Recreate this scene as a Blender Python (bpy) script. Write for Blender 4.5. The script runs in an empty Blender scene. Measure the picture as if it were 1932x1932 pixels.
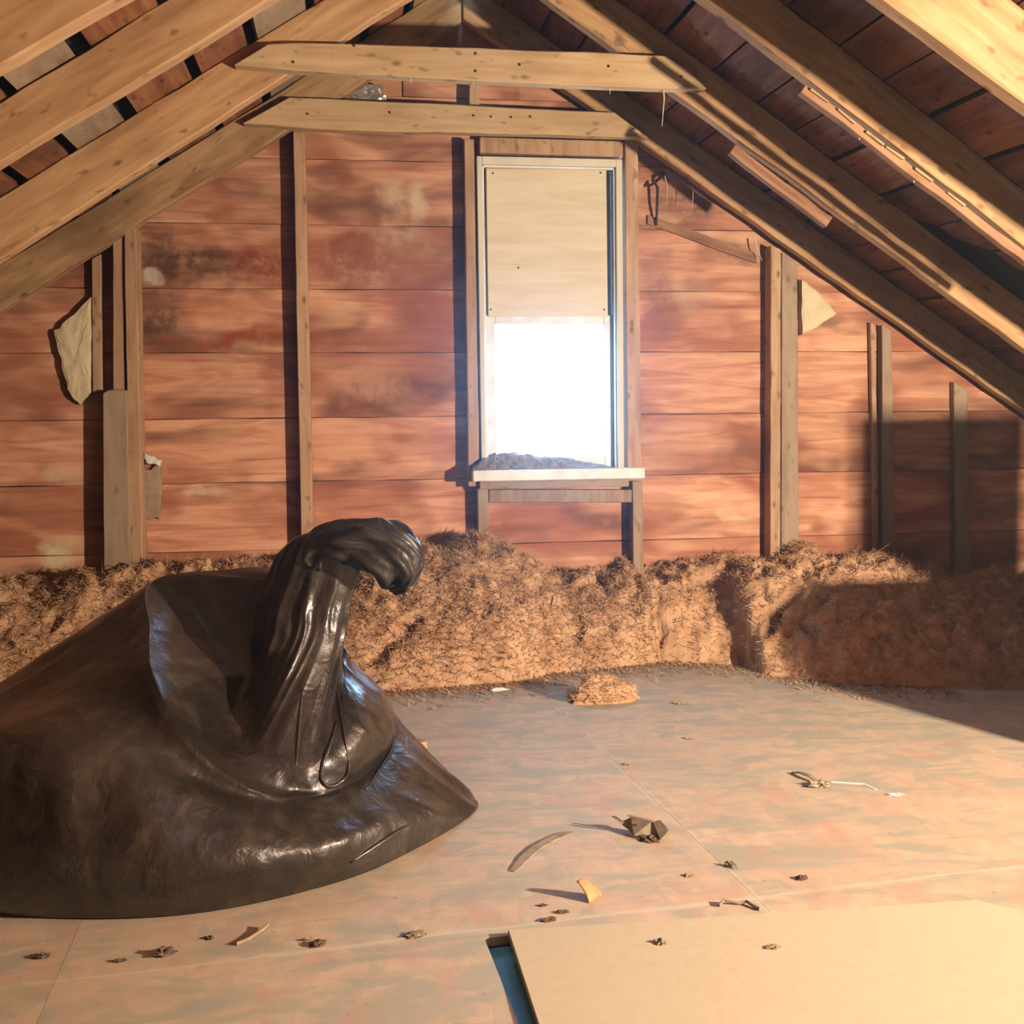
import bpy, bmesh, math, random
from mathutils import Vector, Matrix, noise
from mathutils.bvhtree import BVHTree
random.seed(7)
scene = bpy.context.scene
COL = scene.collection
rad = math.radians

# ------------------------------------------------------------------ camera
F = 1900.0
CAM = Vector((0, 0, 0.85))
YAW, PITCH, ROLL = rad(7.4), rad(-3.8), rad(0.8)
fw = Vector((math.sin(YAW)*math.cos(PITCH), math.cos(YAW)*math.cos(PITCH), math.sin(PITCH)))
r0 = Vector((math.cos(YAW), -math.sin(YAW), 0))
u0 = r0.cross(fw)
rt = r0*math.cos(ROLL) - u0*math.sin(ROLL)
up = u0*math.cos(ROLL) + r0*math.sin(ROLL)
cd = bpy.data.cameras.new('camera')
cam = bpy.data.objects.new('camera', cd); COL.objects.link(cam)
m = Matrix.Identity(4)
for i in range(3):
    m[i][0], m[i][1], m[i][2], m[i][3] = rt[i], up[i], -fw[i], CAM[i]
cam.matrix_world = m
cd.sensor_width = 36; cd.sensor_fit = 'HORIZONTAL'
cd.lens = 36*F/1932; cd.clip_start = 0.02
scene.camera = cam

# ------------------------------------------------------------------ world, light, exposure
world = bpy.data.worlds.new('sky'); scene.world = world
world.use_nodes = True
bg = world.node_tree.nodes['Background']
bg.inputs['Color'].default_value = (0.40, 0.68, 1.0, 1)
bg.inputs['Strength'].default_value = 25.0
LAMP = Vector((2.42, 0.75, 0.79))
LAMP_COLOR = (1.0, 0.85, 0.67)
LAMP_POWER = 1020.0
scene.view_settings.view_transform = 'Standard'
scene.view_settings.look = 'None'
scene.view_settings.exposure = 0.0
scene.view_settings.gamma = 1.0
scene.view_settings.use_curve_mapping = False
cy = scene.cycles
cy.max_bounces = 3; cy.diffuse_bounces = 1; cy.adaptive_threshold = .05; cy.glossy_bounces = 3; cy.transmission_bounces = 3; cy.transparent_max_bounces = 6; cy.volume_bounces = 0
cy.use_light_tree = False; cy.caustics_reflective = False; cy.caustics_refractive = False; cy.sample_clamp_indirect = 6.0

# ------------------------------------------------------------------ helpers
def ray(px, py):
    return fw + rt*((px-966)/F) - up*((py-966)/F)
def onY(px, py, Y):
    d = ray(px, py); return CAM + d*((Y-CAM.y)/d.y)
def onZ(px, py, Z=0.0):
    d = ray(px, py); return CAM + d*((Z-CAM.z)/d.z)
def at(px, py, dep):
    return CAM + ray(px, py)*dep

def tag(o, label=None, cat=None, group=None, kind=None):
    if label: o['label'] = label
    if cat: o['category'] = cat
    if group: o['group'] = group
    if kind: o['kind'] = kind
    return o
def link(name, me, mat=None, parent=None):
    o = bpy.data.objects.new(name, me); COL.objects.link(o)
    if mat and me: me.materials.append(mat)
    if parent: o.parent = parent
    return o
def empty(name, loc):
    o = bpy.data.objects.new(name, None); COL.objects.link(o)
    o.location = loc; o.empty_display_size = 0.1
    return o
def reparent(o, p):
    # keep the world placement of o (p is never rotated)
    o.parent = p
    o.location = o.location - p.location
    return o
def bm_obj(name, bm, mat, parent=None, smooth=False, loc=None):
    bmesh.ops.recalc_face_normals(bm, faces=bm.faces)
    me = bpy.data.meshes.new(name)
    if loc is not None:
        bmesh.ops.translate(bm, verts=bm.verts, vec=-Vector(loc))
    bm.to_mesh(me); bm.free()
    if smooth:
        for p in me.polygons: p.use_smooth = True
    o = link(name, me, mat, None)
    if loc is not None: o.location = loc
    if parent: reparent(o, parent)
    return o
def bevel(o, w=0.003, seg=1):
    b = o.modifiers.new('bevel', 'BEVEL'); b.width = w; b.segments = seg; b.limit_method = 'ANGLE'; b.angle_limit = rad(40)
    return o

def prism(name, pts, Y, th, mat, parent=None, jitter=0.0, axis=None, step=0.09, bev=0.003, seed=0, flare=0):
    """polygon in the X-Z plane (list of (x, z)) standing at Y, th thick to +Y; local X runs along the grain"""
    P = [Vector((p[0], p[1])) for p in pts]
    if axis is None:
        e = max(((P[(i+1) % len(P)]-P[i]) for i in range(len(P))), key=lambda v: v.length)
    else:
        e = Vector(axis)
    e = e.normalized()
    if e.x < 0: e = -e
    c = sum(P, Vector((0, 0)))/len(P)
    n = Vector((-e.y, e.x))
    rng = random.Random(seed*17+int(c.x*1000)+int(c.y*997))
    loc = []
    for i in range(len(P)):
        a, b = P[i], P[(i+1) % len(P)]
        L = (b-a).length
        k = max(1, int(L/step)) if jitter else 1
        for j in range(k):
            q = a.lerp(b, j/k)-c
            x, z = q.dot(e), q.dot(n)
            if jitter:
                z += jitter*(noise.noise(Vector((x*5+seed*3.1, z*9, seed)))+0.5*rng.uniform(-1, 1))
            loc.append((x, z))
    bm = bmesh.new()
    A = [bm.verts.new((x, 0, z)) for x, z in loc]
    B = [bm.verts.new((x, th, z)) for x, z in loc]
    k = len(A)
    bm.faces.new(A); bm.faces.new(list(reversed(B)))
    for i in range(k):
        bm.faces.new((A[i], B[i], B[(i+1) % k], A[(i+1) % k]))
    bmesh.ops.recalc_face_normals(bm, faces=bm.faces)
    me = bpy.data.meshes.new(name); bm.to_mesh(me); bm.free()
    o = link(name, me, mat)
    o.location = (c.x, Y, c.y)
    o.rotation_euler = (0, -math.atan2(e.y, e.x), 0)
    if bev: bevel(o, bev)
    if parent: reparent(o, parent)
    return o
def prism_px(name, px, Y, th, mat, **kw):
    pts = []
    for a, b in px:
        v = onY(a, b, Y); pts.append((v.x, v.z))
    return prism(name, pts, Y, th, mat, **kw)
def box_bm(bm, lo, hi):
    vs = [bm.verts.new((x, y, z)) for x in (lo[0], hi[0]) for y in (lo[1], hi[1]) for z in (lo[2], hi[2])]
    for f in ((0,1,3,2),(4,6,7,5),(0,4,5,1),(2,3,7,6),(0,2,6,4),(1,5,7,3)):
        bm.faces.new([vs[i] for i in f])
def tube_bm(bm, pts, radii, seg=8, flat=1.0, cap=True):
    pts = [Vector(p) for p in pts]
    rings = []
    prev = None
    for i, p in enumerate(pts):
        t = (pts[min(i+1, len(pts)-1)]-pts[max(i-1, 0)]).normalized()
        ref = prev if prev else (Vector((0, 0, 1)) if abs(t.z) < .9 else Vector((1, 0, 0)))
        a = (ref - t*ref.dot(t)).normalized(); prev = a
        b = t.cross(a)
        r = radii[i] if hasattr(radii, '__len__') else radii
        rings.append([bm.verts.new(p + a*(r*flat*math.cos(2*math.pi*k/seg)) + b*(r*math.sin(2*math.pi*k/seg))) for k in range(seg)])
    for i in range(len(rings)-1):
        for k in range(seg):
            bm.faces.new((rings[i][k], rings[i][(k+1) % seg], rings[i+1][(k+1) % seg], rings[i+1][k]))
    if cap:
        bm.faces.new(rings[0]); bm.faces.new(rings[-1])
    return rings

# ------------------------------------------------------------------ materials
class NT:
    def __init__(s, name):
        s.m = bpy.data.materials.new(name); s.m.use_nodes = True
        s.t = s.m.node_tree; s.b = s.t.nodes['Principled BSDF']
    def n(s, t, **kw):
        x = s.t.nodes.new(t)
        for k, v in kw.items():
            if k.startswith('_'): setattr(x, k[1:], v)
            else: x.inputs[k.replace('__', ' ')].default_value = v
        return x
    def l(s, a, b): s.t.links.new(a, b)
    def ramp(s, fac, stops, interp='LINEAR'):
        r = s.t.nodes.new('ShaderNodeValToRGB'); r.color_ramp.interpolation = interp
        el = r.color_ramp.elements
        while len(el) > 1: el.remove(el[-1])
        for i, (p, c) in enumerate(stops):
            e = el[0] if i == 0 else el.new(p)
            e.position = p
            e.color = (c[0], c[1], c[2], 1) if hasattr(c, '__len__') else (c, c, c, 1)
        s.l(fac, r.inputs[0]); return r.outputs[0]
    def mix(s, fac, a, b, mode='MIX'):
        x = s.t.nodes.new('ShaderNodeMix'); x.data_type = 'RGBA'; x.blend_type = mode
        for sock, v in ((x.inputs[0], fac), (x.inputs[6], a), (x.inputs[7], b)):
            if hasattr(v, 'links'): s.l(v, sock)
            elif hasattr(v, '__len__'): sock.default_value = (*v, 1)
            else: sock.default_value = v
        return x.outputs[2]
    def math(s, op, a, b=0.0, clamp=False):
        x = s.t.nodes.new('ShaderNodeMath'); x.operation = op; x.use_clamp = clamp
        for sock, v in ((x.inputs[0], a), (x.inputs[1], b)):
            if hasattr(v, 'links'): s.l(v, sock)
            else: sock.default_value = v
        return x.outputs[0]
    def coords(s, scale, space='Object', rnd=True):
        tc = s.n('ShaderNodeTexCoord'); out = tc.outputs[space]
        if rnd:
            oi = s.n('ShaderNodeObjectInfo')
            mu = s.n('ShaderNodeVectorMath', _operation='SCALE'); mu.inputs[0].default_value = (13.7, 7.3, 5.1)
            s.l(oi.outputs['Random'], mu.inputs['Scale'])
            ad = s.n('ShaderNodeVectorMath', _operation='ADD')
            s.l(out, ad.inputs[0]); s.l(mu.outputs[0], ad.inputs[1]); out = ad.outputs[0]
        mp = s.n('ShaderNodeMapping'); mp.inputs['Scale'].default_value = scale
        s.l(out, mp.inputs['Vector']); return mp.outputs[0]
    def noise(s, vec, scale, detail=4, rough=.55, dist=0.0):
        x = s.n('ShaderNodeTexNoise'); x.inputs['Scale'].default_value = scale
        x.inputs['Detail'].default_value = min(detail, 2.5); x.inputs['Roughness'].default_value = rough
        x.inputs['Distortion'].default_value = dist
        s.l(vec, x.inputs['Vector']); return x.outputs['Fac']
    def bump(s, h, strength=.3, dist=.01):
        x = s.n('ShaderNodeBump'); x.inputs['Strength'].default_value = strength; x.inputs['Distance'].default_value = dist
        s.l(h, x.inputs['Height']); s.l(x.outputs[0], s.b.inputs['Normal'])
    def color(s, c):
        if hasattr(c, 'links'): s.l(c, s.b.inputs['Base Color'])
        else: s.b.inputs['Base Color'].default_value = (*c, 1)
    def rough(s, v): s.b.inputs['Roughness'].default_value = v
    def spec(s, v): s.b.inputs['Specular IOR Level'].default_value = v

def wood(name, dark, mid, light, rand=.25, stain=.5, knots=True, rough=.75, dust=0.0):
    s = NT(name)
    v = s.coords((1.0, 9.0, 9.0))
    g = s.noise(v, 3.2, 6, .6, .6)
    c = s.ramp(g, [(.28, dark), (.5, mid), (.72, light)])
    v2 = s.coords((1.0, 1.6, 1.6))
    st = s.noise(v2, 2.3, 5, .62, .3)
    c = s.mix(s.math('MULTIPLY', s.ramp(st, [(.50, 0), (.70, 1)]), stain), c, tuple(x*.32 for x in mid))
    if knots:
        vo = s.n('ShaderNodeTexVoronoi'); vo.inputs['Scale'].default_value = 9.0
        s.l(s.coords((.8, 1.6, 1.6)), vo.inputs['Vector'])
        c = s.mix(s.math('MULTIPLY', s.ramp(vo.outputs['Distance'], [(.05, 1), (.16, 0)]), .75), c, tuple(x*.25 for x in dark))
    sp = s.noise(s.coords((.5, 1, 1)), 34, 1, .5)
    c = s.mix(s.math('MULTIPLY', s.ramp(sp, [(.66, 0), (.74, 1)]), .6 if knots else 0.0), c, tuple(x*.28 for x in mid))
    oi = s.n('ShaderNodeObjectInfo')
    k = s.math('ADD', s.math('MULTIPLY', oi.outputs['Random'], rand*2), 1-rand)
    hv = s.n('ShaderNodeHueSaturation'); s.l(c, hv.inputs['Color']); s.l(k, hv.inputs['Value'])
    c = hv.outputs['Color']
    if dust:
        c = s.mix(s.math('MULTIPLY', s.ramp(s.noise(s.coords((1, 2, 2)), 5, 4), [(.35, 0), (.6, 1)]), dust), c, (.38, .29, .20))
    s.color(c); s.rough(rough); s.spec(.25)
    return s.m

M = {}
M['rafter'] = wood('rafter_wood', (.34, .18, .082), (.47, .265, .125), (.56, .345, .175), .10, .35)
M['rafter_old'] = wood('rafter_old_wood', (.26, .14, .07), (.38, .225, .11), (.47, .30, .16), .12, .6)
M['tie'] = wood('tie_wood', (.44, .275, .135), (.54, .355, .19), (.61, .43, .25), .06, .2)
M['stud'] = wood('stud_wood', (.36, .20, .11), (.48, .29, .165), (.55, .35, .21), .10, .3)
M['stud_grey'] = wood('dusty_stud_wood', (.25, .155, .095), (.35, .23, .145), (.43, .30, .20), .08, .35, dust=.6)
M['sheathing'] = wood('roof_sheathing_wood', (.15, .055, .026), (.26, .10, .045), (.36, .16, .075), .35, .7)
M['lath'] = wood('lath_wood', (.22, .10, .05), (.34, .17, .09), (.45, .25, .13), .1, .4, False)

def wall_mat():
    s = NT('gable_board_wood')
    g = s.noise(s.coords((1.0, 10, 10)), 2.6, 6, .6, .8)
    c = s.ramp(g, [(.25, (.37, .145, .080)), (.5, (.62, .295, .175)), (.75, (.73, .42, .27))])
    # big blotches of red and brown weathering
    b1 = s.noise(s.coords((1, 1, 1.9)), 1.9, 6, .62, .5)
    c = s.mix(s.math('MULTIPLY', s.ramp(b1, [(.46, 0), (.60, 1)]), .70), c, (.27, .080, .040))
    b2 = s.noise(s.coords((.55, 1, 1.7)), 3.0, 6, .66, .4)
    c = s.mix(s.math('MULTIPLY', s.ramp(b2, [(.53, 0), (.68, 1)]), .72), c, (.14, .058, .038))
    b3 = s.noise(s.coords((1, 1, 2.2)), 2.7, 5, .6, .3)
    c = s.mix(s.math('MULTIPLY', s.ramp(b3, [(.60, 0), (.72, 1)]), .6), c, (.60, .36, .19))
    # whitish wash marks and dark mould where the boards have them
    tc = s.n('ShaderNodeNewGeometry')
    wn = s.n('ShaderNodeTexNoise'); wn.inputs['Scale'].default_value = 7; wn.inputs['Detail'].default_value = 5
    s.l(tc.outputs['Position'], wn.inputs['Vector'])
    sub = s.n('ShaderNodeVectorMath', _operation='SUBTRACT'); s.l(wn.outputs['Color'], sub.inputs[0]); sub.inputs[1].default_value = (.5, .5, .5)
    sc = s.n('ShaderNodeVectorMath', _operation='SCALE'); s.l(sub.outputs[0], sc.inputs[0]); sc.inputs['Scale'].default_value = .22
    ad = s.n('ShaderNodeVectorMath', _operation='ADD'); s.l(tc.outputs['Position'], ad.inputs[0]); s.l(sc.outputs[0], ad.inputs[1])
    pos = ad.outputs[0]
    fine = s.noise(tc.outputs['Position'], 22, 5, .7)
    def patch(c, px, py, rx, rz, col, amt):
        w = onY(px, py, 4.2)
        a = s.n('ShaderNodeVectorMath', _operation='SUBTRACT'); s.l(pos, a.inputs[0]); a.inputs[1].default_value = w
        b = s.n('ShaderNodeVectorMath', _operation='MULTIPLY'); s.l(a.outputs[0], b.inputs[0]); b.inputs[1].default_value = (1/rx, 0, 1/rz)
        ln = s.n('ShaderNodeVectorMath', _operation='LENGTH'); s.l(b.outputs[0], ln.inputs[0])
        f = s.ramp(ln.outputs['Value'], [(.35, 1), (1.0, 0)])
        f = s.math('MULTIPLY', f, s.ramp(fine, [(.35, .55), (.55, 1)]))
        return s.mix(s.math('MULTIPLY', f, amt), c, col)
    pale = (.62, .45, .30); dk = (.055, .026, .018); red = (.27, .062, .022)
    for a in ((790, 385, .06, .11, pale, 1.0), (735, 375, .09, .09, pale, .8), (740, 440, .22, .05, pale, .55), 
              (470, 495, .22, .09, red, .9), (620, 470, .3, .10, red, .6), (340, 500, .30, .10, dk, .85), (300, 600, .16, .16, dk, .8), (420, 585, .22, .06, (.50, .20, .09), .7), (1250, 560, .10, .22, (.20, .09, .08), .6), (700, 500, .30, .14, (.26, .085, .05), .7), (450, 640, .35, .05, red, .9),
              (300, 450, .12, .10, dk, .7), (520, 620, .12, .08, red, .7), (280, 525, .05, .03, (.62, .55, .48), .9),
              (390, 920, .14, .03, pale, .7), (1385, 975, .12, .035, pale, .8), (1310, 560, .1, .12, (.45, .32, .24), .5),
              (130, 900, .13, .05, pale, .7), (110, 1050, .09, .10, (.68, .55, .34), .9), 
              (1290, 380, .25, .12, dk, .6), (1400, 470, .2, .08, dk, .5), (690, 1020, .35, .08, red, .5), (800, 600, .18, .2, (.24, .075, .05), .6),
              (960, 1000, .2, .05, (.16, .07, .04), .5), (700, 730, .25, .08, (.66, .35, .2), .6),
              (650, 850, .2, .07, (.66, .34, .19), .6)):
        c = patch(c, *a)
    oi = s.n('ShaderNodeObjectInfo')
    k = s.math('ADD', s.math('MULTIPLY', oi.outputs['Random'], .3), .88)
    hv = s.n('ShaderNodeHueSaturation'); s.l(c, hv.inputs['Color']); s.l(k, hv.inputs['Value'])
    s.color(hv.outputs['Color']); s.rough(.8); s.spec(.2)
    return s.m
M['wall'] = wall_mat()

g0 = onZ(1107, 1417); g1 = onZ(1449, 1671)
ang = rad(5.0)                              # sheets lie slightly askew to the gable
ex = Vector((math.cos(ang), math.sin(ang))); ey = Vector((-math.sin(ang), math.cos(ang)))
mid = (g0+g1)/2
cs = onZ(1660, 1666)
O = Vector((mid.x, mid.y))
vO = (Vector((cs.x, cs.y))-O).dot(ey)
def osb_mat():
    s = NT('osb_floor')
    v = s.coords((1, 1, 1), 'Object', False)
    big = s.noise(s.coords((1.0, 2.2, 1)), 2.2, 5, .6, .4)
    c = s.ramp(big, [(.3, (.54, .43, .31)), (.5, (.65, .53, .39)), (.7, (.70, .55, .41))])
    # strands: stretched cells with own tints
    for sc, vec, amt in ((26, (1.0, 2.6, 1), .42), (18, (2.4, 1.0, 1), .34)):
        vo = s.n('ShaderNodeTexVoronoi'); vo.inputs['Scale'].default_value = sc; vo.inputs['Randomness'].default_value = 1
        wv = s.coords(vec, 'Object', False)
        dn = s.n('ShaderNodeTexNoise'); dn.inputs['Scale'].default_value = 9; s.l(wv, dn.inputs['Vector'])
        ad = s.n('ShaderNodeMix', _data_type='VECTOR'); ad.inputs[0].default_value = .06
        s.l(wv, ad.inputs[4]); s.l(dn.outputs['Color'], ad.inputs[5]); s.l(ad.outputs[1], vo.inputs['Vector'])
        sx = s.n('ShaderNodeSeparateColor'); s.l(vo.outputs['Color'], sx.inputs[0])
        t = s.ramp(sx.outputs[0], [(.0, (.36, .33, .24)), (.28, (.48, .38, .25)), (.5, (.60, .44, .29)), (.75, (.60, .36, .25)), (1.0, (.66, .52, .36))])
        c = s.mix(amt, c, t)
    gr = s.noise(s.coords((1.0, 2.4, 1)), 5.5, 6, .65, .5)
    c = s.mix(s.math('MULTIPLY', s.ramp(gr, [(.48, 0), (.60, 1)]), .70), c, (.37, .37, .29))
    pk = s.noise(s.coords((2.0, 1.3, 1)), 4.1, 6, .65, .5)
    c = s.mix(s.math('MULTIPLY', s.ramp(pk, [(.54, 0), (.68, 1)]), .45), c, (.56, .31, .22))
    sp = s.noise(v, 70, 3, .6)
    c = s.mix(s.math('MULTIPLY', s.ramp(sp, [(.66, 0), (.74, 1)]), .5), c, (.2, .13, .08))
    for ax, k0 in ((ex, O.dot(ex)), (ey, O.dot(ey)+vO)):
        dt = s.n('ShaderNodeVectorMath', _operation='DOT_PRODUCT'); s.l(v, dt.inputs[0]); dt.inputs[1].default_value = (ax.x, ax.y, 0)
        wob = s.math('MULTIPLY', s.math('SUBTRACT', gr, .5), .03)
        f = s.math('ABSOLUTE', s.math('SUBTRACT', s.math('ADD', dt.outputs['Value'], wob), k0))
        f = s.math('MULTIPLY', s.ramp(f, [(.004, 1), (.011, 0)]), s.ramp(big, [(.42, 0), (.58, .42)]))
        c = s.mix(f, c, (.74, .66, .52))
    s.color(c); s.rough(.62); s.spec(.3)
    return s.m
M['osb'] = osb_mat()

def plain(name, col, rough=.6, nscale=14, amt=.25, dark=None, spec=.3, metal=0, bump=.2, stretch=(1, 1, 1)):
    s = NT(name)
    v = s.coords(stretch)
    n = s.noise(v, nscale, 5, .6)
    d = dark or tuple(x*.45 for x in col)
    s.color(s.mix(s.math('MULTIPLY', s.ramp(n, [(.42, 0), (.7, 1)]), amt*2), col, d))
    s.rough(rough); s.spec(spec); s.b.inputs['Metallic'].default_value = metal
    if bump > .3: s.bump(s.noise(v, nscale*3, 4), bump, .003)
    return s.m
M['dark_roof'] = plain('tar_paper', (.022, .015, .012), .9)
M['backing'] = plain('dark_backing', (.035, .02, .014), .9)
M['white_paint'] = plain('old_white_paint', (.82, .81, .77), .5, 9, .22, (.42, .36, .28))
M['jamb'] = plain('window_jamb_wood', (.70, .63, .50), .55, 8, .2, (.42, .33, .22), stretch=(1, 1, .2))
M['cover'] = wood('pale_plywood', (.66, .53, .35), (.72, .60, .42), (.76, .65, .48), .03, .06, False, .6)
M['blue'] = plain('blue_foam', (.16, .52, .86), .6, 20, .12)
M['particle'] = plain('particle_board', (.60, .51, .35), .75, 60, .12, (.48, .38, .24), spec=.15)
M['insul'] = None
def insul_mat():
    s = NT('loose_insulation')
    g = s.n('ShaderNodeNewGeometry')
    a = s.noise(g.outputs['Position'], 9, 6, .7)
    b = s.noise(g.outputs['Position'], 90, 4, .6)
    c = s.ramp(a, [(.3, (.36, .175, .085)), (.5, (.57, .305, .165)), (.7, (.65, .39, .225))])
    c = s.mix(s.ramp(b, [(.35, .0), (.7, .6)]), c, (.70, .48, .29))
    b2 = s.noise(g.outputs['Position'], 45, 5, .7)
    c = s.mix(s.math('MULTIPLY', s.ramp(b2, [(.57, 0), (.70, 1)]), .5), c, (.18, .08, .035))
    s.color(c); s.rough(.95); s.spec(.1)
    return s.m
M['insul'] = insul_mat()
M['sill_dust'] = plain('grey_sill_dust', (.26, .19, .15), .95, 40, .4, spec=.1)
M['plaster'] = plain('plaster', (.68, .56, .36), .85, 16, .2, (.45, .33, .19), bump=.6)
M['cobweb'] = plain('cobweb', (.62, .52, .40), .9)
M['dark_bit'] = plain('dark_debris', (.13, .085, .055), .85, 40, .4)
M['grey_bit'] = plain('grey_debris', (.34, .27, .19), .85, 40, .4)
M['tan_bit'] = plain('tan_debris', (.36, .26, .15), .8, 40, .3)
M['leaf'] = plain('dry_leaf', (.58, .29, .12), .7, 30, .3)
M['iron'] = plain('rusty_iron', (.05, .035, .03), .7, 30, .3)
M['foil'] = plain('crumpled_foil', (.62, .62, .58), .3, 30, .1, metal=.75)
M['cord'] = plain('black_cord', (.02, .02, .02), .5)
M['card'] = plain('brown_cardboard', (.36, .23, .13), .85, 10, .12)

def bag_mat():
    s = NT('black_plastic_film')
    v = s.coords((1, 1, 1), 'Object', False)
    n = s.noise(v, 5, 5, .6, .4)
    c = s.ramp(n, [(.3, (.012, .008, .005)), (.7, (.026, .019, .013))])
    d = s.noise(v, 14, 6, .7)
    c = s.mix(s.math('MULTIPLY', s.ramp(d, [(.5, 0), (.75, 1)]), .35), c, (.10, .075, .05))
    s.color(c)
    r = s.ramp(s.noise(v, 9, 4), [(.35, .34), (.7, .50)])
    s.l(r, s.b.inputs['Roughness'])
    s.spec(.55)
    s.b.inputs['Coat Weight'].default_value = .35; s.b.inputs['Coat Roughness'].default_value = .13
    h = s.math('ADD', s.noise(v, 22, 4, .6, 1.2), s.math('MULTIPLY', s.noise(v, 70, 3, .6, .6), .3))
    vo = s.n('ShaderNodeTexVoronoi'); vo.inputs['Scale'].default_value = 16
    wq = s.n('ShaderNodeTexNoise'); wq.inputs['Scale'].default_value = 6; s.l(v, wq.inputs['Vector'])
    mv = s.n('ShaderNodeMix', _data_type='VECTOR'); mv.inputs[0].default_value = .12
    s.l(v, mv.inputs[4]); s.l(wq.outputs['Color'], mv.inputs[5]); s.l(mv.outputs[1], vo.inputs['Vector'])
    h = s.math('ADD', s.math('MULTIPLY', h, .6), s.math('MULTIPLY', vo.outputs['Distance'], .7))
    s.bump(h, .42, .012)
    return s.m
M['bag'] = bag_mat()

# ------------------------------------------------------------------ roof lines
YW = 4.20                                   # inner face of the gable boards
RY = [4.10, 3.48, 2.87, 2.26, 1.65, 1.04, .43]   # front faces of the rafters
def line(p, q, Y):
    a, b = onY(*p, Y), onY(*q, Y)
    k = (b.z-a.z)/(b.x-a.x)
    return (k, a.z-k*a.x)                   # z = k x + c
LB = [line((536, 250), (65, 545), RY[0]), line((540, 142), (65, 447), RY[1]), line((431, 46), (65, 267), RY[2]), line((138, 44), (65, 86), RY[3])]
RB = [line((1236, 287), (1841, 711), RY[0]), line((1269, 171), (1809, 566), RY[1]), line((1395, 48), (1868, 412), RY[2]), line((1733, 46), (1868, 147), RY[3])]
def top_of(B, h, i):
    return (B[i][0], B[i][1]+h)
def lerp_line(a, b, t): return (a[0]+(b[0]-a[0])*t, a[1]+(b[1]-a[1])*t)
LT0, LT2 = top_of(LB, .165, 0), top_of(LB, .155, 2)
RT0, RT2 = top_of(RB, .15, 0), top_of(RB, .16, 2)
def Ltop(Y): return lerp_line(LT0, LT2, (RY[0]-max(Y, 2.26))/(RY[0]-RY[2]))
def Rtop(Y): return lerp_line(RT0, RT2, (RY[0]-max(Y, 2.26))/(RY[0]-RY[2]))
def cross(a, b):
    x = (b[1]-a[1])/(a[0]-b[0]); return x, a[0]*x+a[1]
YBACK = -2.2
XL, XR = -3.9, 4.6

# roof sheathing: dark felt behind, boards running along Y in front
def roof(side):
    T = Ltop if side < 0 else Rtop
    name = 'ceiling_left' if side < 0 else 'ceiling_right'
    apex0, apex1 = cross(Ltop(4.3), Rtop(4.3)), cross(Ltop(0), Rtop(0))
    def pt(s, Y, off):
        a = cross(Ltop(Y), Rtop(Y)); k, c = T(Y)
        nrm = Vector((-k, 1)).normalized()
        d = Vector((1, k)).normalized()*side
        q = Vector(a)+d*s+nrm*off
        return Vector((q.x, Y, q.y))
    YS = [4.30, 2.26, YBACK]
    bm = bmesh.new()
    rows = []
    for Y in YS:
        rows.append([[bm.verts.new(pt(s, Y, o)) for s in (-.02, 5.55)] for o in (.045, .10)])
    for i in range(2):
        for o in (0, 1):
            bm.faces.new((rows[i][o][0], rows[i][o][1], rows[i+1][o][1], rows[i+1][o][0]))
        for e in (0, 1):
            bm.faces.new((rows[i][0][e], rows[i+1][0][e], rows[i+1][1][e], rows[i][1][e]))
    for i in (0, 2):
        bm.faces.new((rows[i][0][0], rows[i][0][1], rows[i][1][1], rows[i][1][0]))
    root = bm_obj(name, bm, M['dark_roof']); tag(root, kind='structure')
    s = .02
    rng = random.Random(3+side)
    while s < 5.2:
        w = rng.uniform(.15, .21); gap = rng.uniform(.028, .05) if side < 0 else rng.uniform(.004, .02)
        e = min(s+w, 5.35)
        bm = bmesh.new(); rr = []
        for Y in YS:
            Y2 = min(Y, YW+.026)
            rr.append([bm.verts.new(pt(q, Y2, o)) for q, o in ((s, .003), (e, .003), (e, .028), (s, .028))])
        for i in range(2):
            for k in range(4):
                bm.faces.new((rr[i][k], rr[i][(k+1) % 4], rr[i+1][(k+1) % 4], rr[i+1][k]))
        bm.faces.new(rr[0]); bm.faces.new(rr[2])
        # long axis is Y: turn the local frame so that local X follows the grain
        c = pt((s+e)/2, 2.0, .015)
        bmesh.ops.translate(bm, verts=bm.verts, vec=-c)
        bmesh.ops.rotate(bm, verts=bm.verts, cent=(0, 0, 0), matrix=Matrix.Rotation(-math.pi/2, 3, 'Z'))
        o = bm_obj('roof_board', bm, M['stud_grey'] if side < 0 and rng.random() < .2 else M['sheathing'])
        o.rotation_euler = (0, 0, math.pi/2); o.location = c; o.parent = root
        s = e+gap
    return root
roof(-1); roof(1)

# ------------------------------------------------------------------ gable wall (boards) with the window opening
WXL, WXR = onY(903, 600, YW).x, onY(1181, 600, YW).x
zrow = [onY(700, y, YW).z for y in (1275, 1154, 1033, 906, 787, 665, 546, 425, 302, 180, 60, -60, -180, -300)]
WZB, WZT = zrow[3], zrow[8]
apw = cross(Ltop(4.25), Rtop(4.25))
def clip_half(poly, a, b, c):               # keep a*x+b*z<=c
    out = []
    for i in range(len(poly)):
        p, q = poly[i], poly[(i+1) % len(poly)]
        dp, dq = a*p[0]+b*p[1]-c, a*q[0]+b*q[1]-c
        if dp <= 0: out.append(p)
        if dp*dq < 0:
            t = dp/(dp-dq); out.append((p[0]+(q[0]-p[0])*t, p[1]+(q[1]-p[1])*t))
    return out
def under_roof(poly, Y=4.22, up_=0.0):
    L, R = Ltop(Y), Rtop(Y)
    poly = clip_half(poly, -L[0], 1, L[1]+up_)
    if len(poly) > 2: poly = clip_half(poly, -R[0], 1, R[1]+up_)
    return poly
bmw = bmesh.new()
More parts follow.
